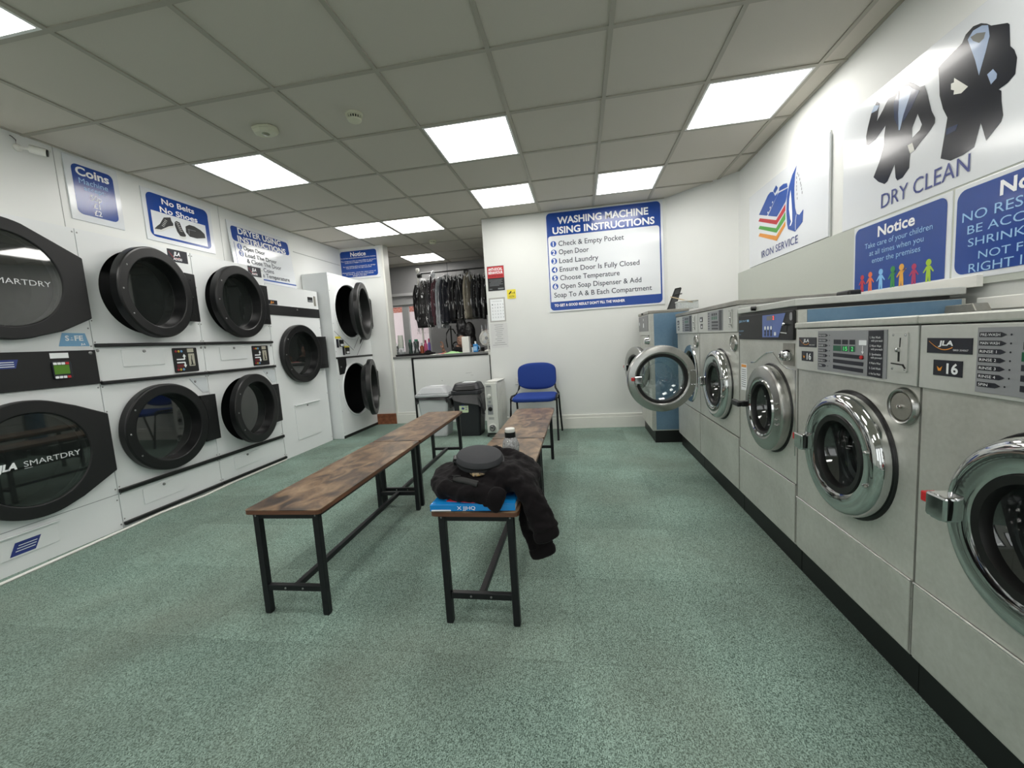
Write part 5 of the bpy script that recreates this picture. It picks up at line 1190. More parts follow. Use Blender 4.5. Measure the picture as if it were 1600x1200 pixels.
for i in range(nx): bk.faces.new((ix(0,i,0),ix(1,i,0),ix(1,i+1,0),ix(0,i+1,0))); bk.faces.new((ix(0,i,nz),ix(0,i+1,nz),ix(1,i+1,nz),ix(1,i,nz)))
for j in range(nz): bk.faces.new((ix(0,0,j),ix(0,0,j+1),ix(1,0,j+1),ix(1,0,j))); bk.faces.new((ix(0,nx,j),ix(1,nx,j),ix(1,nx,j+1),ix(0,nx,j+1)))
bmesh.ops.recalc_face_normals(bk, faces=bk.faces)
o = obj('backrest', bk, M_cloth, t, smooth=True, loc=(0,.185,.672), rot=(math.radians(-8),0,0), auto=2.0)
for sx in (-1, 1):
    obj('front_leg', tube(B(), [(sx*.262,-.225,0),(sx*.258,-.17,.30),(sx*.255,-.14,.455),(sx*.252,-.10,.475),(sx*.250,.16,.462)], .0115, 10), M_bframe, t, smooth=True)
    obj('back_leg', tube(B(), [(sx*.258,.255,0),(sx*.252,.17,.30),(sx*.250,.135,.470),(sx*.215,.150,.53),(sx*.205,.196,.62),(sx*.200,.21,.74)], .0115, 10), M_bframe, t, smooth=True)
obj('under_frame', tube(B(), [(-.25,.12,.418),(0,.12,.412),(.25,.12,.418)], .010, 8), M_bframe, t, smooth=True); obj('under_frame', tube(B(), [(-.255,-.12,.432),(0,-.12,.416),(.255,-.12,.432)], .010, 8), M_bframe, t, smooth=True)
# ------------------------------------------------------------------ bins
def taper_box(w0, d0, w1, d1, h, r=.03):
    bm = B(); a = [bm.verts.new((p[0],p[1],0)) for p in rrect(-w0/2,w0/2,-d0/2,d0/2,r,4)]; b_ = [bm.verts.new((p[0],p[1],h)) for p in rrect(-w1/2,w1/2,-d1/2,d1/2,r,4)]
    n = len(a); bm.faces.new(a[::-1]); bm.faces.new(b_)
    for i in range(n): bm.faces.new((a[i], a[(i+1)%n], b_[(i+1)%n], b_[i]))
    return bm
def crumple(w0, d0, w1, d1, z0, z1, sag, seed, n=90, rows=9, amp=.010):
    """bin liner skirt turned over the rim"""
    random.seed(seed); bm = B(); rings = []
    base = rrect(-.5,.5,-.5,.5,.12,8); m = len(base); ph = [random.uniform(0,6.28) for _ in range(8)]
    for j in range(rows+1):
        f = j/rows; ring = []
        for k in range(n):
            q = k/n*m; i = int(q); fr_ = q-i; bx_ = base[i%m][0]*(1-fr_)+base[(i+1)%m][0]*fr_; by_ = base[i%m][1]*(1-fr_)+base[(i+1)%m][1]*fr_
            a = 2*PI*k/n
            w_ = w0+(w1-w0)*f; dd_ = d0+(d1-d0)*f; s = sag(a)
            out = 1+amp*10*f*(.5+.5*math.sin(9*a+ph[0]))*.25+amp*3*math.sin(23*a+ph[1])*f+amp*2*math.sin(41*a+5*f+ph[2])*f
            ring.append(bm.verts.new((bx_*w_*out, by_*dd_*out, z1-(z1-z0)*f*s+.006*math.sin(17*a+ph[3])*f)))
        rings.append(ring)
    for j in range(rows):
        for k in range(n): bm.faces.new((rings[j][k], rings[j+1][k], rings[j+1][(k+1)%n], rings[j][(k+1)%n]))
    return bm
M_liner = mat('bin_liner', (24,24,26), .28, vary=.3, vscale=40)
M_grlid = mat('silver_grey_plastic', (170,173,176), .3, vary=.04); M_wbin = mat('pale_grey_plastic', (196,199,201), .35, vary=.03)
t = thing('swing_bin', 'pale grey bin with a silver lid and black liner in front of the counter', 'bin', (1.012, 3.235, 0))
o = obj('bin_body', taper_box(.285,.25,.395,.30,.485), M_wbin, t, bevel=.008)
o = obj('bin_liner', crumple(.402,.312,.425,.33,.405,.487, lambda a: .8+.25*math.sin(3*a)+.2*math.sin(7*a+1), 3), M_liner, t, smooth=True)
g = taper_box(.430,.345,.425,.34,.035,.03); o = obj('lid', g, M_grlid, t, loc=(0,0,.488), bevel=.008)
g = taper_box(.415,.33,.270,.20,.085,.04); o2 = obj('lid_dome', g, M_grlid, t, loc=(0,0,.522), bevel=.02, bseg=4)
g = B(); n=24
tube(g, [(-.15+.30*i/n, -.185+.0, .0) for i in range(2)], .001, 4)
g.free(); g = B(); tube(g, [(-.145+.29*i/n, -.155+.10*math.sin(PI*i/n), .530+.062*math.sin(PI*i/n)) for i in range(n+1)], .006, 8); obj('lid_arch', g, M_wbin, t, smooth=True)
obj('paper_label', bx(-.075,.095,-.02,.06,.6075,.609), M_white, t)
t = thing('swing_bin', 'black bin with a crumpled black liner and green label beside the white heater', 'bin', (1.432, 3.220, 0))
M_bbin = mat('dark_grey_plastic', (34,35,40), .38, vary=.05)
obj('bin_body', taper_box(.285,.25,.345,.29,.50), M_bbin, t, bevel=.008)
o = obj('bin_liner', crumple(.350,.298,.415,.345,.27,.503, lambda a: max(.12,.55+.55*math.sin(2*a+2.9)+.12*math.sin(9*a)), 5, amp=.016), mat('bin_liner_grey', (62,62,64), .3, vary=.3, vscale=30), t, smooth=True)
g = taper_box(.375,.325,.37,.32,.05,.06); obj('lid', g, M_bbin, t, loc=(0,0,.502), bevel=.012, bseg=3)
g = taper_box(.36,.31,.29,.23,.085,.06); obj('lid_dome', g, M_bbin, t, loc=(0,0,.550), bevel=.02, bseg=4)
g = lathe_y(B(), [(.10,-.004),(.108,-.010),(.116,-.004)], 0, 0, 32); o = obj('flap_rim', slab(B(), rrect(-.12,.12,-.028,.030,.02), -.006, .004), M_ring, t, loc=(0,-.150,.580), rot=(-.55,0,0), bevel=.004); g.free()
obj('paper_label', bx(-.06,.10,-.06,.05,.6355,.637), M_white, t)
lb = obj('green_label', slab(B(), rrect(-.055,.055,0,.150,.012), -.004, 0), mat('label_pale_green', (206,222,186), .5), t, loc=(-.035,-.139,.288), rot=(-.038,0,0))
g = B(); poly(g, [(-.03,.085),(.0,.080),(.012,.095),(-.01,.110),(-.032,.105)], -.0048); poly(g, [(-.03,.04),(0,.035),(.01,.055),(-.02,.065)], -.0048); obj('label_symbols', g, M_navy, lb)
g = B()
for k in range(3): poly(g, [(.016,.030+.022*k),(.044,.030+.022*k),(.044,.042+.022*k),(.016,.042+.022*k)], -.0048)
obj('label_boxes', g, M_greyp, lb)
# ------------------------------------------------------------------ oil radiator
M_rad = mat('radiator_white', (212,213,208), .35, vary=.03)
t = thing('oil_radiator', 'white oil-filled radiator with its control end facing the room beside the black bin', 'heater', (1.757, 2.985, 0), math.radians(-6))
g = slab(B(), rrect(-.072,.068,.055,.635,.012), 0, .040); cp = obj('control_housing', g, M_rad, t, bevel=.005)
for k in range(8):
    y0 = .048+.040*k
    g = slab(B(), rrect(-.060,.076,.085,.640,.035), y0, y0+.010); 
    slab(g, rrect(-.020,.036,.10,.60,.02), y0+.010, y0+.040); obj('fin', g, M_rad, t, bevel=.004)
g = slab(B(), rrect(-.066,.070,.640,.652,.004), .045, .36); obj('top_cover', g, M_rad, t, bevel=.003)
o = obj('thermostat_plate', slab(B(), rrect(-.055,.012,.360,.615,.02), -.004, 0), mat('radiator_grey', (178,180,176), .4), t)
obj('thermostat_knob', lathe_y(B(), [(.0005,-.028),(.020,-.027),(.024,-.004)], -.020, .485, 24), M_rad, o, smooth=True)
obj('power_switch', bx(-.034,-.006,-.010,-.004,.405,.432), M_greyp, o, bevel=.002); obj('brand_strip', bx(-.048,.004,-.0045,-.004,.590,.602), M_tx_grey, o)
o = obj('timer_plate', slab(B(), [(-.050,.270),(.014,.270),(.014,.385),(-.050,.385)], -.0045, 0), M_greyp, t)
obj('timer_dial', lathe_y(B(), [(.0005,-.022),(.020,-.020),(.026,-.0045)], -.018, .335, 24), M_black, o, smooth=True)
g = B()
for k in range(2): slab(g, [(-.045,.215+.014*k),(.020,.215+.014*k),(.020,.222+.014*k),(-.045,.222+.014*k)], -.001, 0)
obj('print_lines', g, M_tx_grey, t)
g = lathe_y(B(), [(.048,.0),(.050,-.012),(.040,-.016),(.036,.0)], -.002, .115, 32); o = obj('cord_reel', g, M_rad, t, smooth=True)
obj('cord_coil', tube(B(), [(-.002+.034*math.cos(a*.5)*(1-.01*a), -.010-.001*a, .112+.034*math.sin(a*.5)*(1-.01*a)) for a in range(0,30)], .005, 6), M_greypd, o, smooth=True)
obj('plug', bx(-.02,.022,-.030,-.010,.118,.142), M_black, o, bevel=.004)
for sx in (-.075,.075):
    for y0 in (.04,.33):
        obj('castor', lathe_z(B(), [(.0005,-.009),(.018,-.009),(.020,0),(.018,.009),(.0005,.009)], seg=16), M_black, t, smooth=True, loc=(sx,y0,.021), rot=(0,PI/2,0))
for y0 in (.04,.33): obj('castor_bar', bx(-.075,.075,y0-.008,y0+.008,.030,.060), M_black, t)
# ------------------------------------------------------------------ service counter
CT = .972
t = thing('service_counter', 'white panelled service counter with a black framed front and grey worktop', 'counter', (0.125, 4.02, 0))
obj('front_panel', bx(0, .275, .0, .03, .165, .945), M_wallboard, t); obj('front_panel', bx(.303, 1.574, -.004, .03, .0, .925), M_wallboard, t)
obj('black_frame', bx(.275, .303, -.012, .03, .0, .945), M_black, t); obj('black_frame', bx(.303, 1.40, -.012, .03, .925, .945), M_black, t)
obj('black_frame', bx(1.415, 1.425, -.010, -.003, .0, .925), M_black, t)
obj('worktop', bx(0, 1.40, -.014, .40, .945, CT), mat('worktop_grey', (120,121,120), .4, vary=.2, vscale=30), t, bevel=.003)
obj('end_panel', bx(1.40, 1.574, -.006, .40, .925, CT-.002), M_trimw, t, bevel=.003)
obj('carcass', bx(.02, 1.55, .03, .38, .0, .925), M_enam2, t)
g = B(); slab(g, [(.70,.60),(.712,.588),(.708,.606)], -.0052,-.004); slab(g, [(1.06,.685),(1.15,.69),(1.15,.692),(1.06,.688)], -.0048,-.004); slab(g, [(1.13,.655),(1.17,.652),(1.17,.655),(1.13,.657)], -.0048,-.004); obj('scuff_marks', g, M_tx_grey, t)
def item(name, label, cat, x, y, z=CT, rz=0, group=None): return thing(name, label, cat, (x, y, z+.0005), rz, group)
def bottle(x, y, prof, m, capm, capprof, label, group=None, s=1.0, name='bottle', sx=1, sy=1):
    t = item(name, label, 'bottle', x, y, group=group)
    obj('body', lathe_z(B(), prof, seg=24, cap0=True, sx=sx, sy=sy), m, t, smooth=True); obj('cap', lathe_z(B(), capprof, seg=20, cap0=True, cap1=True), capm, t, smooth=True); t.scale = (s,s,s); return t
M_trans = glass('clear_bottle', (235,240,240), .05, body=.2, bodycol=(205,210,210)); M_cupg = mat('cup_grey', (176,180,172), .5); M_dkgreen = mat('dark_green_plastic', (22,44,38), .35); M_capgreen = mat('cap_green', (20,96,72), .35)
M_brown = mat('brown_liquid', (126,62,36), .25, coat=.4); M_mag2 = mat('magenta_plastic', (150,34,84), .3, coat=.3); M_purple = mat('purple_plastic', (78,56,130), .3, coat=.3)
t = item('cup_stack', 'tall stack of upturned pale cups near the pillar end of the counter', 'cups', .170, 4.22)
g = lathe_z(B(), [(.048,0),(.046,.13),(.0455,.132)], seg=24, cap0=True); obj('container', g, M_trans, t, smooth=True)
for k in range(7): obj('cup', lathe_z(B(), [(.042,.115+.018*k),(.0425,.120+.018*k),(.036,.20+.018*k),(.0005,.2005+.018*k)], seg=24), M_cupg, t, smooth=True)
obj('container_label', bx(.0,.030,-.0485,-.045,.03,.10), M_greyp, t)
bottle(.110, 4.20, [(.020,0),(.021,.10),(.012,.13),(.012,.15)], M_trans, M_white, [(.014,.15),(.014,.19)], 'slim clear pump bottle between the iron and the cup stack')
t = item('steam_iron', 'dark grey iron standing on end beside the pillar', 'iron', .050+.01, 4.25, rz=.2)
g = B(); blob(g, (0,0,.10), (.045,.05,.11)); obj('body', g, mat('iron_grey', (110,104,106), .4), t, smooth=True)
obj('sole_plate', tube(B(), [(-.03,.03,.0),(-.042,.03,.10),(-.035,.0,.20),(-.02,.0,.24)], [.012,.014,.013,.008], 10), M_black, t, smooth=True)
obj('handle', tube(B(), [(.035,-.04,.04),(.052,-.05,.10),(.040,-.03,.17)], .011, 10), M_black, t, smooth=True)
bottle(.312, 4.23, [(.028,0),(.030,.05),(.022,.09),(.030,.15),(.030,.18),(.020,.20)], M_dkgreen, M_capgreen, [(.018,.20),(.018,.235)], 'dark green bottle with a green cap next to the cup stack')
t = item('scissors_rack', 'pale translucent jug handle leaning between the two green capped bottles', 'jug', .355, 4.25); obj('body', lathe_z(B(), [(.028,0),(.030,.08),(.020,.14),(.016,.19)], seg=20, cap0=True, cap1=True), M_trans, t, smooth=True); t.name = 'plastic_jug'; t['label'] = 'pale translucent jug between the two bottles with green caps'
bottle(.418, 4.20, [(.046,0),(.046,.05),(.034,.085),(.030,.10),(.038,.13),(.040,.18),(.040,.205)], glass('smoked_bottle', (150,160,160), .06, body=.35, bodycol=(60,70,68)), M_capgreen, [(.026,.205),(.024,.235)], 'squat smoked bottle with a wide green cap')
bottle(.480, 4.25, [(.030,0),(.030,.10),(.030,.12),(.014,.14)], M_brown, M_greyp, [(.014,.14),(.011,.18)], 'bottle of reddish brown liquid with a pale cap')
bottle(.545, 4.24, [(.026,0),(.026,.15),(.014,.17)], M_mag2, M_mag2, [(.013,.17),(.013,.215)], 'magenta bottle beside the brown one')
bottle(.592, 4.26, [(.020,0),(.020,.16),(.012,.18)], M_purple, M_mag2, [(.011,.18),(.011,.235)], 'slim purple bottle with a magenta cap')
t = item('folded_cloth', 'small heap of black cloth on the counter before the bottles', 'cloth', .630, 4.14)
g = B(); blob(g, (0,0,.018), (.10,.05,.022)); blob(g, (-.02,.01,.040), (.05,.035,.028)); o = obj('cloth_body', g, M_jac, t, smooth=True); remesh(o, .006, 3, [(.03,.01,1)])
t = item('tool_tray', 'long dark tray lying along the edge of the counter', 'tray', .40, 4.08)
g = B(); box(g, -.24,.18,-.05,.05,0,.012); box(g, -.24,.18,-.05,-.044,.012,.028); box(g, -.24,.18,.044,.05,.012,.028); obj('tray_body', g, M_ring, t, bevel=.002)
obj('tool', tube(B(), [(-.20,.01,.022),(.10,-.01,.024)], .009, 8), M_black, t, smooth=True)
def sheetpile(name, label, x, y, col, w, dd, h, seed, z=CT):
    t = item(name, label, 'papers', x, y, z); random.seed(seed); bm = B(); n = 10; vs = []
    for i in range(n+1):
        for j in range(n+1):
            u, v = i/n, j/n; e = min(u,1-u,v,1-v); vs.append(bm.verts.new((w*(u-.5), dd*(v-.5), .002+h*min(1,e*4)*(.6+.4*math.sin(7*u+seed)*math.cos(5*v)))))
    for i in range(n):
        for j in range(n): bm.faces.new((vs[i*(n+1)+j], vs[(i+1)*(n+1)+j], vs[(i+1)*(n+1)+j+1], vs[i*(n+1)+j+1]))
    o = obj('sheets', bm, mat(name+'_col', col, .7), t, smooth=True); md = o.modifiers.new('s', 'SOLIDIFY'); md.thickness = .002; return t
sheetpile('pink_papers', 'salmon pink papers on the counter beside the green ones', .85, 4.16, (232,120,120), .20, .14, .012, 1)
sheetpile('green_papers', 'pale green crumpled papers on the counter', 1.00, 4.12, (176,224,160), .26, .17, .030, 2)
sheetpile('white_papers', 'white papers beside the pink ones on the counter', .75, 4.10, (224,226,222), .16, .12, .006, 3)
t = item('paper_roll_box', 'tall narrow white box standing on the counter', 'box', 1.20, 4.11); obj('box_body', bx(-.052,.052,-.045,.045,0,.225), M_trimw, t, bevel=.003)
t = item('white_tub', 'small white tub between the tall box and the blue bottle', 'tub', 1.288, 4.13); obj('tub_body', lathe_z(B(), [(.022,0),(.024,.07)], seg=20, cap0=True, cap1=True), M_white, t, smooth=True)
t = item('detergent_bottle', 'blue detergent bottle with a handle and white cap', 'bottle', 1.340, 4.08)
g = B(); a = rrect(-.034,.034,-.020,.020,.010,4); prism_z(g, a, 0, .112); obj('body', g, mat('detergent_blue', (52,140,210), .25, coat=.4), t, bevel=.008, bseg=3)
obj('cap', lathe_z(B(), [(.013,.112),(.013,.150)], seg=16, cap0=True, cap1=True), M_white, t, smooth=True)
obj('handle', tube(B(), [(.032,0,.085),(.052,0,.080),(.056,0,.050),(.050,0,.028),(.032,0,.024)], .006, 8), M_lblue, t, smooth=True)
obj('label_band', bx(-.028,.020,-.0212,-.020,.02,.08), M_lblue, t)
# desk fan
t = item('desk_fan', 'small white desk fan at the wall end of the counter', 'fan', 1.505, 4.14)
obj('base', lathe_z(B(), [(.055,0),(.055,.012),(.018,.026),(.012,.030),(.012,.11)], seg=28, cap0=True, cap1=True), M_trimw, t, smooth=True)
g = B(); R_ = .108
for rr, yy in ((R_,0),(R_*.99,-.03),(R_*.80,-.050),(R_*.55,-.060),(R_*.25,-.064),(R_*.8,.03),(R_*.5,.045)):
    tube(g, [(rr*math.cos(2*PI*k/32), yy, rr*math.sin(2*PI*k/32)) for k in range(33)], .0028, 5, cap=False)
for k in range(44):
    a = 2*PI*k/44; tube(g, [(R_*q*math.cos(a), yy, R_*q*math.sin(a)) for q, yy in ((.22,-.064),(.6,-.060),(.85,-.046),(1,-.02),(1,.01),(.8,.03),(.3,.05))], .0017, 4)
cg = obj('cage', g, M_trimw, t, loc=(0,-.01,.185), smooth=True)
obj('hub', lathe_y(B(), [(.0005,-.070),(.022,-.066),(.026,-.050)], 0, 0, 24), M_greyp, cg, smooth=True)
for k in range(3):
    g = B(); a = 2*PI*k/3; c, s = math.cos(a), math.sin(a)
    pts = [(.02,-.01),(.045,-.030),(.078,-.028),(.084,.0),(.070,.024),(.03,.014)]
    g = slab(B(), [(p[0]*c-p[1]*s, p[0]*s+p[1]*c) for p in pts], -.012, -.009); obj('blade', g, mat('fan_blade', (206,214,228), .3), cg)
obj('motor', lathe_y(B(), [(.0005,.075),(.03,.070),(.034,.02),(.034,.0)], 0, 0, 20), M_trimw, cg, smooth=True)
t = item('basket', 'small brown basket at the foot of the desk fan', 'basket', 1.63, 4.10); obj('basket_body', lathe_z(B(), [(.035,0),(.045,.05),(.042,.05),(.034,.006)], seg=20, cap0=True), mat('wicker', (130,104,70), .7), t, smooth=True)

# ------------------------------------------------------------------ clothes rail and garments
RY, RZ = 4.90, 2.262
t = thing('clothes_rail', 'black clothes rail hung with plastic covered garments in the back room', 'clothes rail', (0, RY, 0))
obj('rail', tube(B(), [(.25,0,RZ),(1.62,0,RZ)], .013, 12), M_black, t, smooth=True)
for x in (.285, 1.06): obj('clamp', tube(B(), [(x-.03,0,RZ-.03),(x+.03,0,RZ-.03)], .036, 14), M_black, t, smooth=True)
obj('white_upright', bx(.245,.272,-.012,.012,0.0,2.335), M_trimw, t, bevel=.003); obj('upright', bx(1.60,1.63,-.012,.012,0.0,2.33), M_black, t, bevel=.003)
obj('upright_cap', bx(.232,.285,-.02,.02,2.30,2.345), M_trimw, t, bevel=.006); obj('lower_bar', tube(B(), [(.26,0,1.485),(1.61,0,1.485)], .007, 8), M_black, t, smooth=True)
M_cover = None
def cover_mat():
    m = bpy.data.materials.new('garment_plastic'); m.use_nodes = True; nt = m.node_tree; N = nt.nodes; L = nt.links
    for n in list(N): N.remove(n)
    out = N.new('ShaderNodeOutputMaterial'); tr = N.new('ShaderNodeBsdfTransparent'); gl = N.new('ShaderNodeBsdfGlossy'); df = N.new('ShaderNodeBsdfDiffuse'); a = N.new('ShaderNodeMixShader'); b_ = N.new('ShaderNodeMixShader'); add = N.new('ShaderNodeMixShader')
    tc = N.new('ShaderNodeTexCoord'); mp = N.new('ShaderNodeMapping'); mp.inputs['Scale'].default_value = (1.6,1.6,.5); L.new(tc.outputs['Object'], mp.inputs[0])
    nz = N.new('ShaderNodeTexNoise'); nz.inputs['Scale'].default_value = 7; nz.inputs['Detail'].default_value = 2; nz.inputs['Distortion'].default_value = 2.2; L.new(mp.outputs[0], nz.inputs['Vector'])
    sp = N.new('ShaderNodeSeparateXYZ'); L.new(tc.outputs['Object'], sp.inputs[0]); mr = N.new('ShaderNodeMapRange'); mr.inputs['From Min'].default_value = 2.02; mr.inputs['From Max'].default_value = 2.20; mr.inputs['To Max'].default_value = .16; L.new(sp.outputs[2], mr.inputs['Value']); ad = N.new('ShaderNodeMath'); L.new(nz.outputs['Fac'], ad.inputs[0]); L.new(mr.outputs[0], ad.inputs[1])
    rp = N.new('ShaderNodeValToRGB'); rp.color_ramp.elements[0].position = .61; rp.color_ramp.elements[0].color = (.0,.0,.0,1); rp.color_ramp.elements[1].position = .72; rp.color_ramp.elements[1].color = (.85,.85,.85,1); L.new(ad.outputs[0], rp.inputs[0])  # white patches painted as highlights on the film; neck whiter where it bunches
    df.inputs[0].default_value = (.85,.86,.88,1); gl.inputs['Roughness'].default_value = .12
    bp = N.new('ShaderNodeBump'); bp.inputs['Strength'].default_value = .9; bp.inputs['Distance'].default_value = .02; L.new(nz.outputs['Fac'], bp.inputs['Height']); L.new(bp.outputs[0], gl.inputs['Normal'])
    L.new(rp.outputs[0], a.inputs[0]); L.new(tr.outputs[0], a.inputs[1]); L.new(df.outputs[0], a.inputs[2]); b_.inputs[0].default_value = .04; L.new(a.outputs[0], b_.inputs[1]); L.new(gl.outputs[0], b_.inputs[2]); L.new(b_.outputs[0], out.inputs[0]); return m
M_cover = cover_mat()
def garment(x, yaw, width, thick, top, bot, col, label, seed, cover=True, puffy=False, white_top=False, group='garments in plastic on the rail', coverext=.03, milky=None, dy=0.0):
    """coat on a hanger; width runs along the local x axis, the rail hook at the origin"""
    t = thing('garment', label, 'garment', (x, RY, 0), yaw, group)
    t.location.z = 0; t.location.y += dy; random.seed(seed); ph = [random.uniform(0,6.28) for _ in range(6)]
    def loft(grow, z_top, z_bot, mi=0, amp=1.0):
        bm = B(); rows = 22; seg = 40; rings = []
        for j in range(rows+1):
            f = j/rows; z = z_top+(z_bot-z_top)*f
            sh = min(1, .28+2.6*f) if f < .3 else 1.0
            wv = width*.5*sh*(1+.10*f)*(1-.10*max(0,(f-.93)/.07) if puffy else 1); tk = thick*.5*min(1,.45+2.0*f)*(1+.10*math.sin(9*f+ph[0]))
            ring = []
            for k in range(seg):
                a = 2*PI*k/seg; c, s = math.cos(a), math.sin(a)
                rip = 1+amp*(.05*math.sin(6*a+ph[1]+2*f)+.035*math.sin(11*a+ph[2])+ (.05*math.sin(26*f) if puffy else .02*math.sin(31*f+4*a)))
                ring.append(bm.verts.new(((wv+grow)*c*rip+.012*math.sin(5*f+ph[3]), (tk+grow)*math.copysign(abs(s)**.8, s)*rip, z)))
            rings.append(ring)
        for j in range(rows):
            for k in range(seg): bm.faces.new((rings[j+1][k], rings[j+1][(k+1)%seg], rings[j][(k+1)%seg], rings[j][k]))
        bm.faces.new(rings[0]); return bm, rings
    bm, rings = loft(0, top, bot); bm.faces.new(rings[-1][::-1])
    m = mat('garment_%d_%d_%d' % col, col, .55 if puffy else .85, vary=.2, vscale=25)
    obj('coat_body', bm, m, t, smooth=True, auto=2.0)
    if width > .12:
        for s in (-1, 1):
            g = tube(B(), [(s*width*.38,0,top-.07),(s*width*.50,0,top-.20),(s*width*.56,.0,(top+bot)/2+.02),(s*width*.54,0,bot+.14)], [thick*.22,thick*.30,thick*.28,thick*.24], 12); obj('sleeve', g, m, t, smooth=True)
    g = B(); tube(g, [(-width*.4,0,top-.03),(0,0,top+.02),(width*.4,0,top-.03)], .005, 6); tube(g, [(0,0,top+.02),(0,0,RZ-.02),(.016,0,RZ+.002),(.0,0,RZ+.017),(-.014,0,RZ+.008)], .0022, 6); obj('hanger', g, M_screw, t, smooth=True)
    if cover:
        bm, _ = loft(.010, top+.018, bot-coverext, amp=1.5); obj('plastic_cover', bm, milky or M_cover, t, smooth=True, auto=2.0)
    return t
DK, NV, GR = (10,10,12), (20,23,33), (36,36,40)
garment(.325, math.radians(-14), .285, .17, 2.16, 1.40, DK, 'black quilted coat in clear plastic, at the end of the rail above the window', 1, puffy=True, coverext=.10)
M_milky = glass('milky_plastic', (235,238,240), .15, body=.42, bodycol=(198,202,206))
garment(.485, math.radians(74), .26, .05, 2.20, 1.46, (52,50,54), 'narrow dark garment with bunched white plastic at its neck, next to the quilted coat', 2, coverext=.03)
o = B(); blob(o, (0,0,0), (.035,.03,.055)); o = obj('bunched_cover', o, glass('white_bunched', (240,242,244), .2, body=.5, bodycol=(235,237,240)), bpy.data.objects['garment.001'], smooth=True, loc=(0,-.03,2.235)); remesh(o, .006, 2, [(.02,.02,1)])
garment(.550, math.radians(74), .27, .055, 2.15, 1.42, (76,42,50), 'maroon garment in plastic between dark ones', 3)
garment(.625, math.radians(74), .27, .060, 2.16, 1.40, (132,137,142), 'pale grey garment under milky plastic', 4, milky=M_milky)
garment(.735, math.radians(62), .30, .090, 2.19, 1.44, NV, 'broad navy coat in plastic next to the pale grey garment', 5, coverext=.05)
garment(.830, math.radians(75), .27, .045, 2.17, 1.50, GR, 'dark grey jacket in plastic, first of two thin ones beside the navy coat', 6)
garment(.893, math.radians(75), .27, .045, 2.17, 1.50, DK, 'thin black jacket in plastic before the broad black one', 7)
garment(.985, math.radians(66), .29, .080, 2.18, 1.49, (16,17,21), 'broad black jacket in plastic before the beige coat', 8)
garment(1.105, math.radians(68), .29, .080, 2.21, 1.49, (128,122,108), 'beige grey coat hanging on the rail', 9)
garment(1.205, math.radians(75), .27, .070, 2.16, 1.50, (16,17,20), 'black jacket just past the beige coat', 10)
garment(1.285, math.radians(75), .27, .060, 2.16, 1.50, (26,27,31), 'charcoal jacket second past the beige coat', 11)
garment(1.375, math.radians(75), .27, .070, 2.16, 1.46, DK, 'black garment at the wall end of the rail', 12)
# spray bottles and hanging things right of the person
for k, (x, y, h, c, lb) in enumerate(((1.34,4.55,.30,(190,188,186),'pale spray bottle on the shelf behind the fan, the outer one'),(1.395,4.58,.30,(176,150,150),'pinkish spray bottle on the shelf behind the fan'),(1.45,4.50,.44,(168,170,172),'tall grey canister on the shelf behind the fan'))):
    t = thing('spray_bottle', lb, 'bottle', (x, y, 1.0605)); g = lathe_z(B(), [(.024,0),(.026,h*.55),(.012,h*.72),(.012,h*.8)], seg=20, cap0=True, cap1=True); obj('body', g, mat('spray_%d' % k, c, .35), t, smooth=True)
    obj('cap', lathe_z(B(), [(.016,h*.8),(.016,h)], seg=16, cap0=True, cap1=True), M_greyp, t, smooth=True)
t = thing('side_shelf', 'grey shelf unit behind the fan end of the counter', 'shelf', (1.30, 4.47, 0)); obj('top', bx(0,.36,0,.20,1.03,1.06), M_greypd, t)
for x in (0,.34): obj('side', bx(x,x+.02,0,.22,0,1.03), M_greypd, t)
t = thing('black_hose', 'black looped hose on a stand against the back room wall', 'hose', (0, 5.40, 0))
obj('stand', bx(.570,.590,-.01,.01,0,1.42), M_black, t); g = tube(B(), [(.50+.0,0,1.05),(.485,0,1.18),(.500,0,1.30),(.55,0,1.37),(.62,0,1.36),(.66,0,1.28)], .011, 8); obj('loop', g, M_black, t, smooth=True)
obj('coil', tube(B(), [(.66+.055*math.cos(2*PI*k/24),-.02,1.08+.055*math.sin(2*PI*k/24)) for k in range(25)], .012, 8, cap=False), M_black, t, smooth=True)
t = thing('dark_bag', 'dark plastic wrapped bundle hanging under the rail behind the person', 'bundle', (.93, 4.88, 0))
g = B(); tube(g, [(-.05,0,1.49),(-.04,0,1.42),(-.03,0,1.30),(.0,0,1.22)], [.03,.05,.055,.03], 12); tube(g, [(.03,0,1.49),(.04,.0,1.40),(.05,0,1.28)], [.03,.045,.04], 12); blob(g,(.0,0,1.38),(.07,.04,.08)); o = obj('bundle_body', g, mat('dark_bundle', (26,26,28), .4), t, smooth=True); remesh(o, .012, 3, [(.04,.03,2)])
# press machine: grey surface behind
# ------------------------------------------------------------------ person behind the counter
M_skin = mat('skin', (158,122,104), .55, vary=.06); M_hair = mat('black_hair', (14,12,13), .5, vary=.3, vscale=80); M_top = mat('black_top', (20,20,23), .85, vary=.2)
t = thing('person', 'person with tall black hair leaning behind the counter, dark top, one hand raised', 'person', (1.000, 4.66, 0), .15)
g = B()
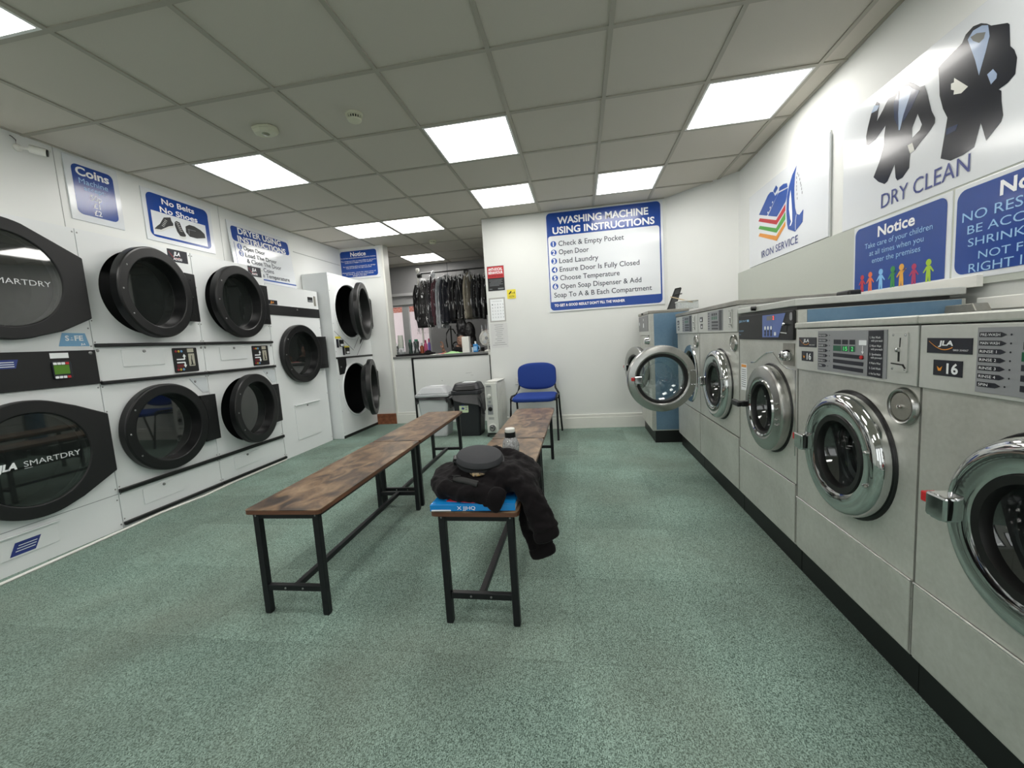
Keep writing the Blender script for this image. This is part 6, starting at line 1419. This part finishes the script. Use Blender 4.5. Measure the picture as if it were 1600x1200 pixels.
# torso, neck, head, arms as overlapping volumes fused into one surface
blob(g, (.05,.12,.92), (.20,.13,.24)); blob(g, (.03,.06,1.02), (.19,.11,.10)); tube(g, [(.02,.05,1.00),(-.01,.02,1.10),(-.02,.0,1.13)], [.065,.055,.052], 16)
blob(g, (-.02,-.01,1.155), (.073,.088,.098), (.35,0,0)); blob(g, (-.030,-.055,1.105), (.052,.045,.045)); blob(g, (-.036,-.098,1.135), (.012,.016,.018)); 
for s in (-1,1): blob(g, (-.02+s*.073,.0,1.145), (.010,.018,.026)); blob(g, (-.032+s*.028,-.075,1.165), (.022,.015,.010))
tube(g, [(-.13,.08,1.00),(-.20,.02,.86),(-.26,-.10,.90),(-.285,-.16,1.00)], [.060,.052,.042,.030], 14)
tube(g, [(.20,.08,1.00),(.27,.0,.86),(.22,-.14,.90),(.14,-.22,.965)], [.060,.052,.042,.030], 14)
body = obj('body', g, M_skin, t, smooth=True); remesh(body, .008, 6)
g = B(); blob(g, (.05,.12,.92), (.212,.142,.25)); blob(g, (.03,.065,1.015), (.20,.118,.100))
tube(g, [(-.13,.08,1.00),(-.20,.02,.86),(-.255,-.09,.895),(-.27,-.13,.94)], [.070,.062,.052,.044], 14); tube(g, [(.20,.08,1.00),(.27,.0,.86),(.22,-.14,.90)], [.070,.062,.052], 14); tube(g, [(.07,.12,.70),(.07,.16,.20)],[.17,.15],16)
o = obj('clothing', g, M_top, t, smooth=True); remesh(o, .010, 5)
g = B(); blob(g, (-.01,.030,1.180), (.088,.092,.098), (.2,0,0)); blob(g, (-.02,.0,1.235), (.078,.078,.045), (.3,0,0)); blob(g, (-.082,.035,1.13), (.022,.045,.080)); blob(g, (.050,.08,1.13), (.08,.07,.13)); blob(g, (.105,.05,1.27), (.090,.085,.165)); blob(g, (.13,.05,1.12), (.075,.07,.16)); o = obj('hair', g, M_hair, t, smooth=True); remesh(o, .008, 3, [(.02,.010,1)])
g = B()
for s in (-1,1): blob(g, (-.036+s*.027,-.088,1.152), (.011,.006,.004))
obj('eyes', g, M_black, t, smooth=True); obj('eyebrows', tube(tube(B(), [(-.075,-.082,1.176),(-.058,-.088,1.182),(-.042,-.090,1.177)], .003, 6), [(-.030,-.090,1.177),(-.014,-.088,1.182),(.002,-.080,1.176)], .003, 6), M_hair, t, smooth=True)
obj('mouth', tube(B(), [(-.055,-.094,1.096),(-.036,-.101,1.094),(-.017,-.094,1.096)], .004, 8), mat('lips', (128,66,62), .5), t, smooth=True)
# hands with separate curled fingers, fused to each forearm end
def hand(x, y, z, mir, name):
    bm = B(); blob(bm, (x,y,z), (.018,.036,.042)); tube(bm, [(x,y+.01,z-.07),(x,y+.005,z-.03)], [.026,.024], 12)
    for k, L_ in enumerate((.060,.068,.062,.048)):
        yy = y-.026+.018*k; tube(bm, [(x,yy,z+.030),(x-mir*.006,yy-.003,z+.030+L_*.45),(x-mir*.022,yy-.006,z+.030+L_*.75),(x-mir*.036,yy-.007,z+.026+L_*.62)], [.0095,.009,.008,.007], 8)
    tube(bm, [(x-mir*.006,y-.034,z-.018),(x-mir*.022,y-.052,z+.002),(x-mir*.026,y-.056,z+.024)], [.011,.010,.008], 8)
    o = obj(name, bm, M_skin, t, smooth=True); remesh(o, .0035, 4)
hand(-.292,-.165,1.075,1,'hand'); hand(.115,-.235,1.015,-1,'hand')
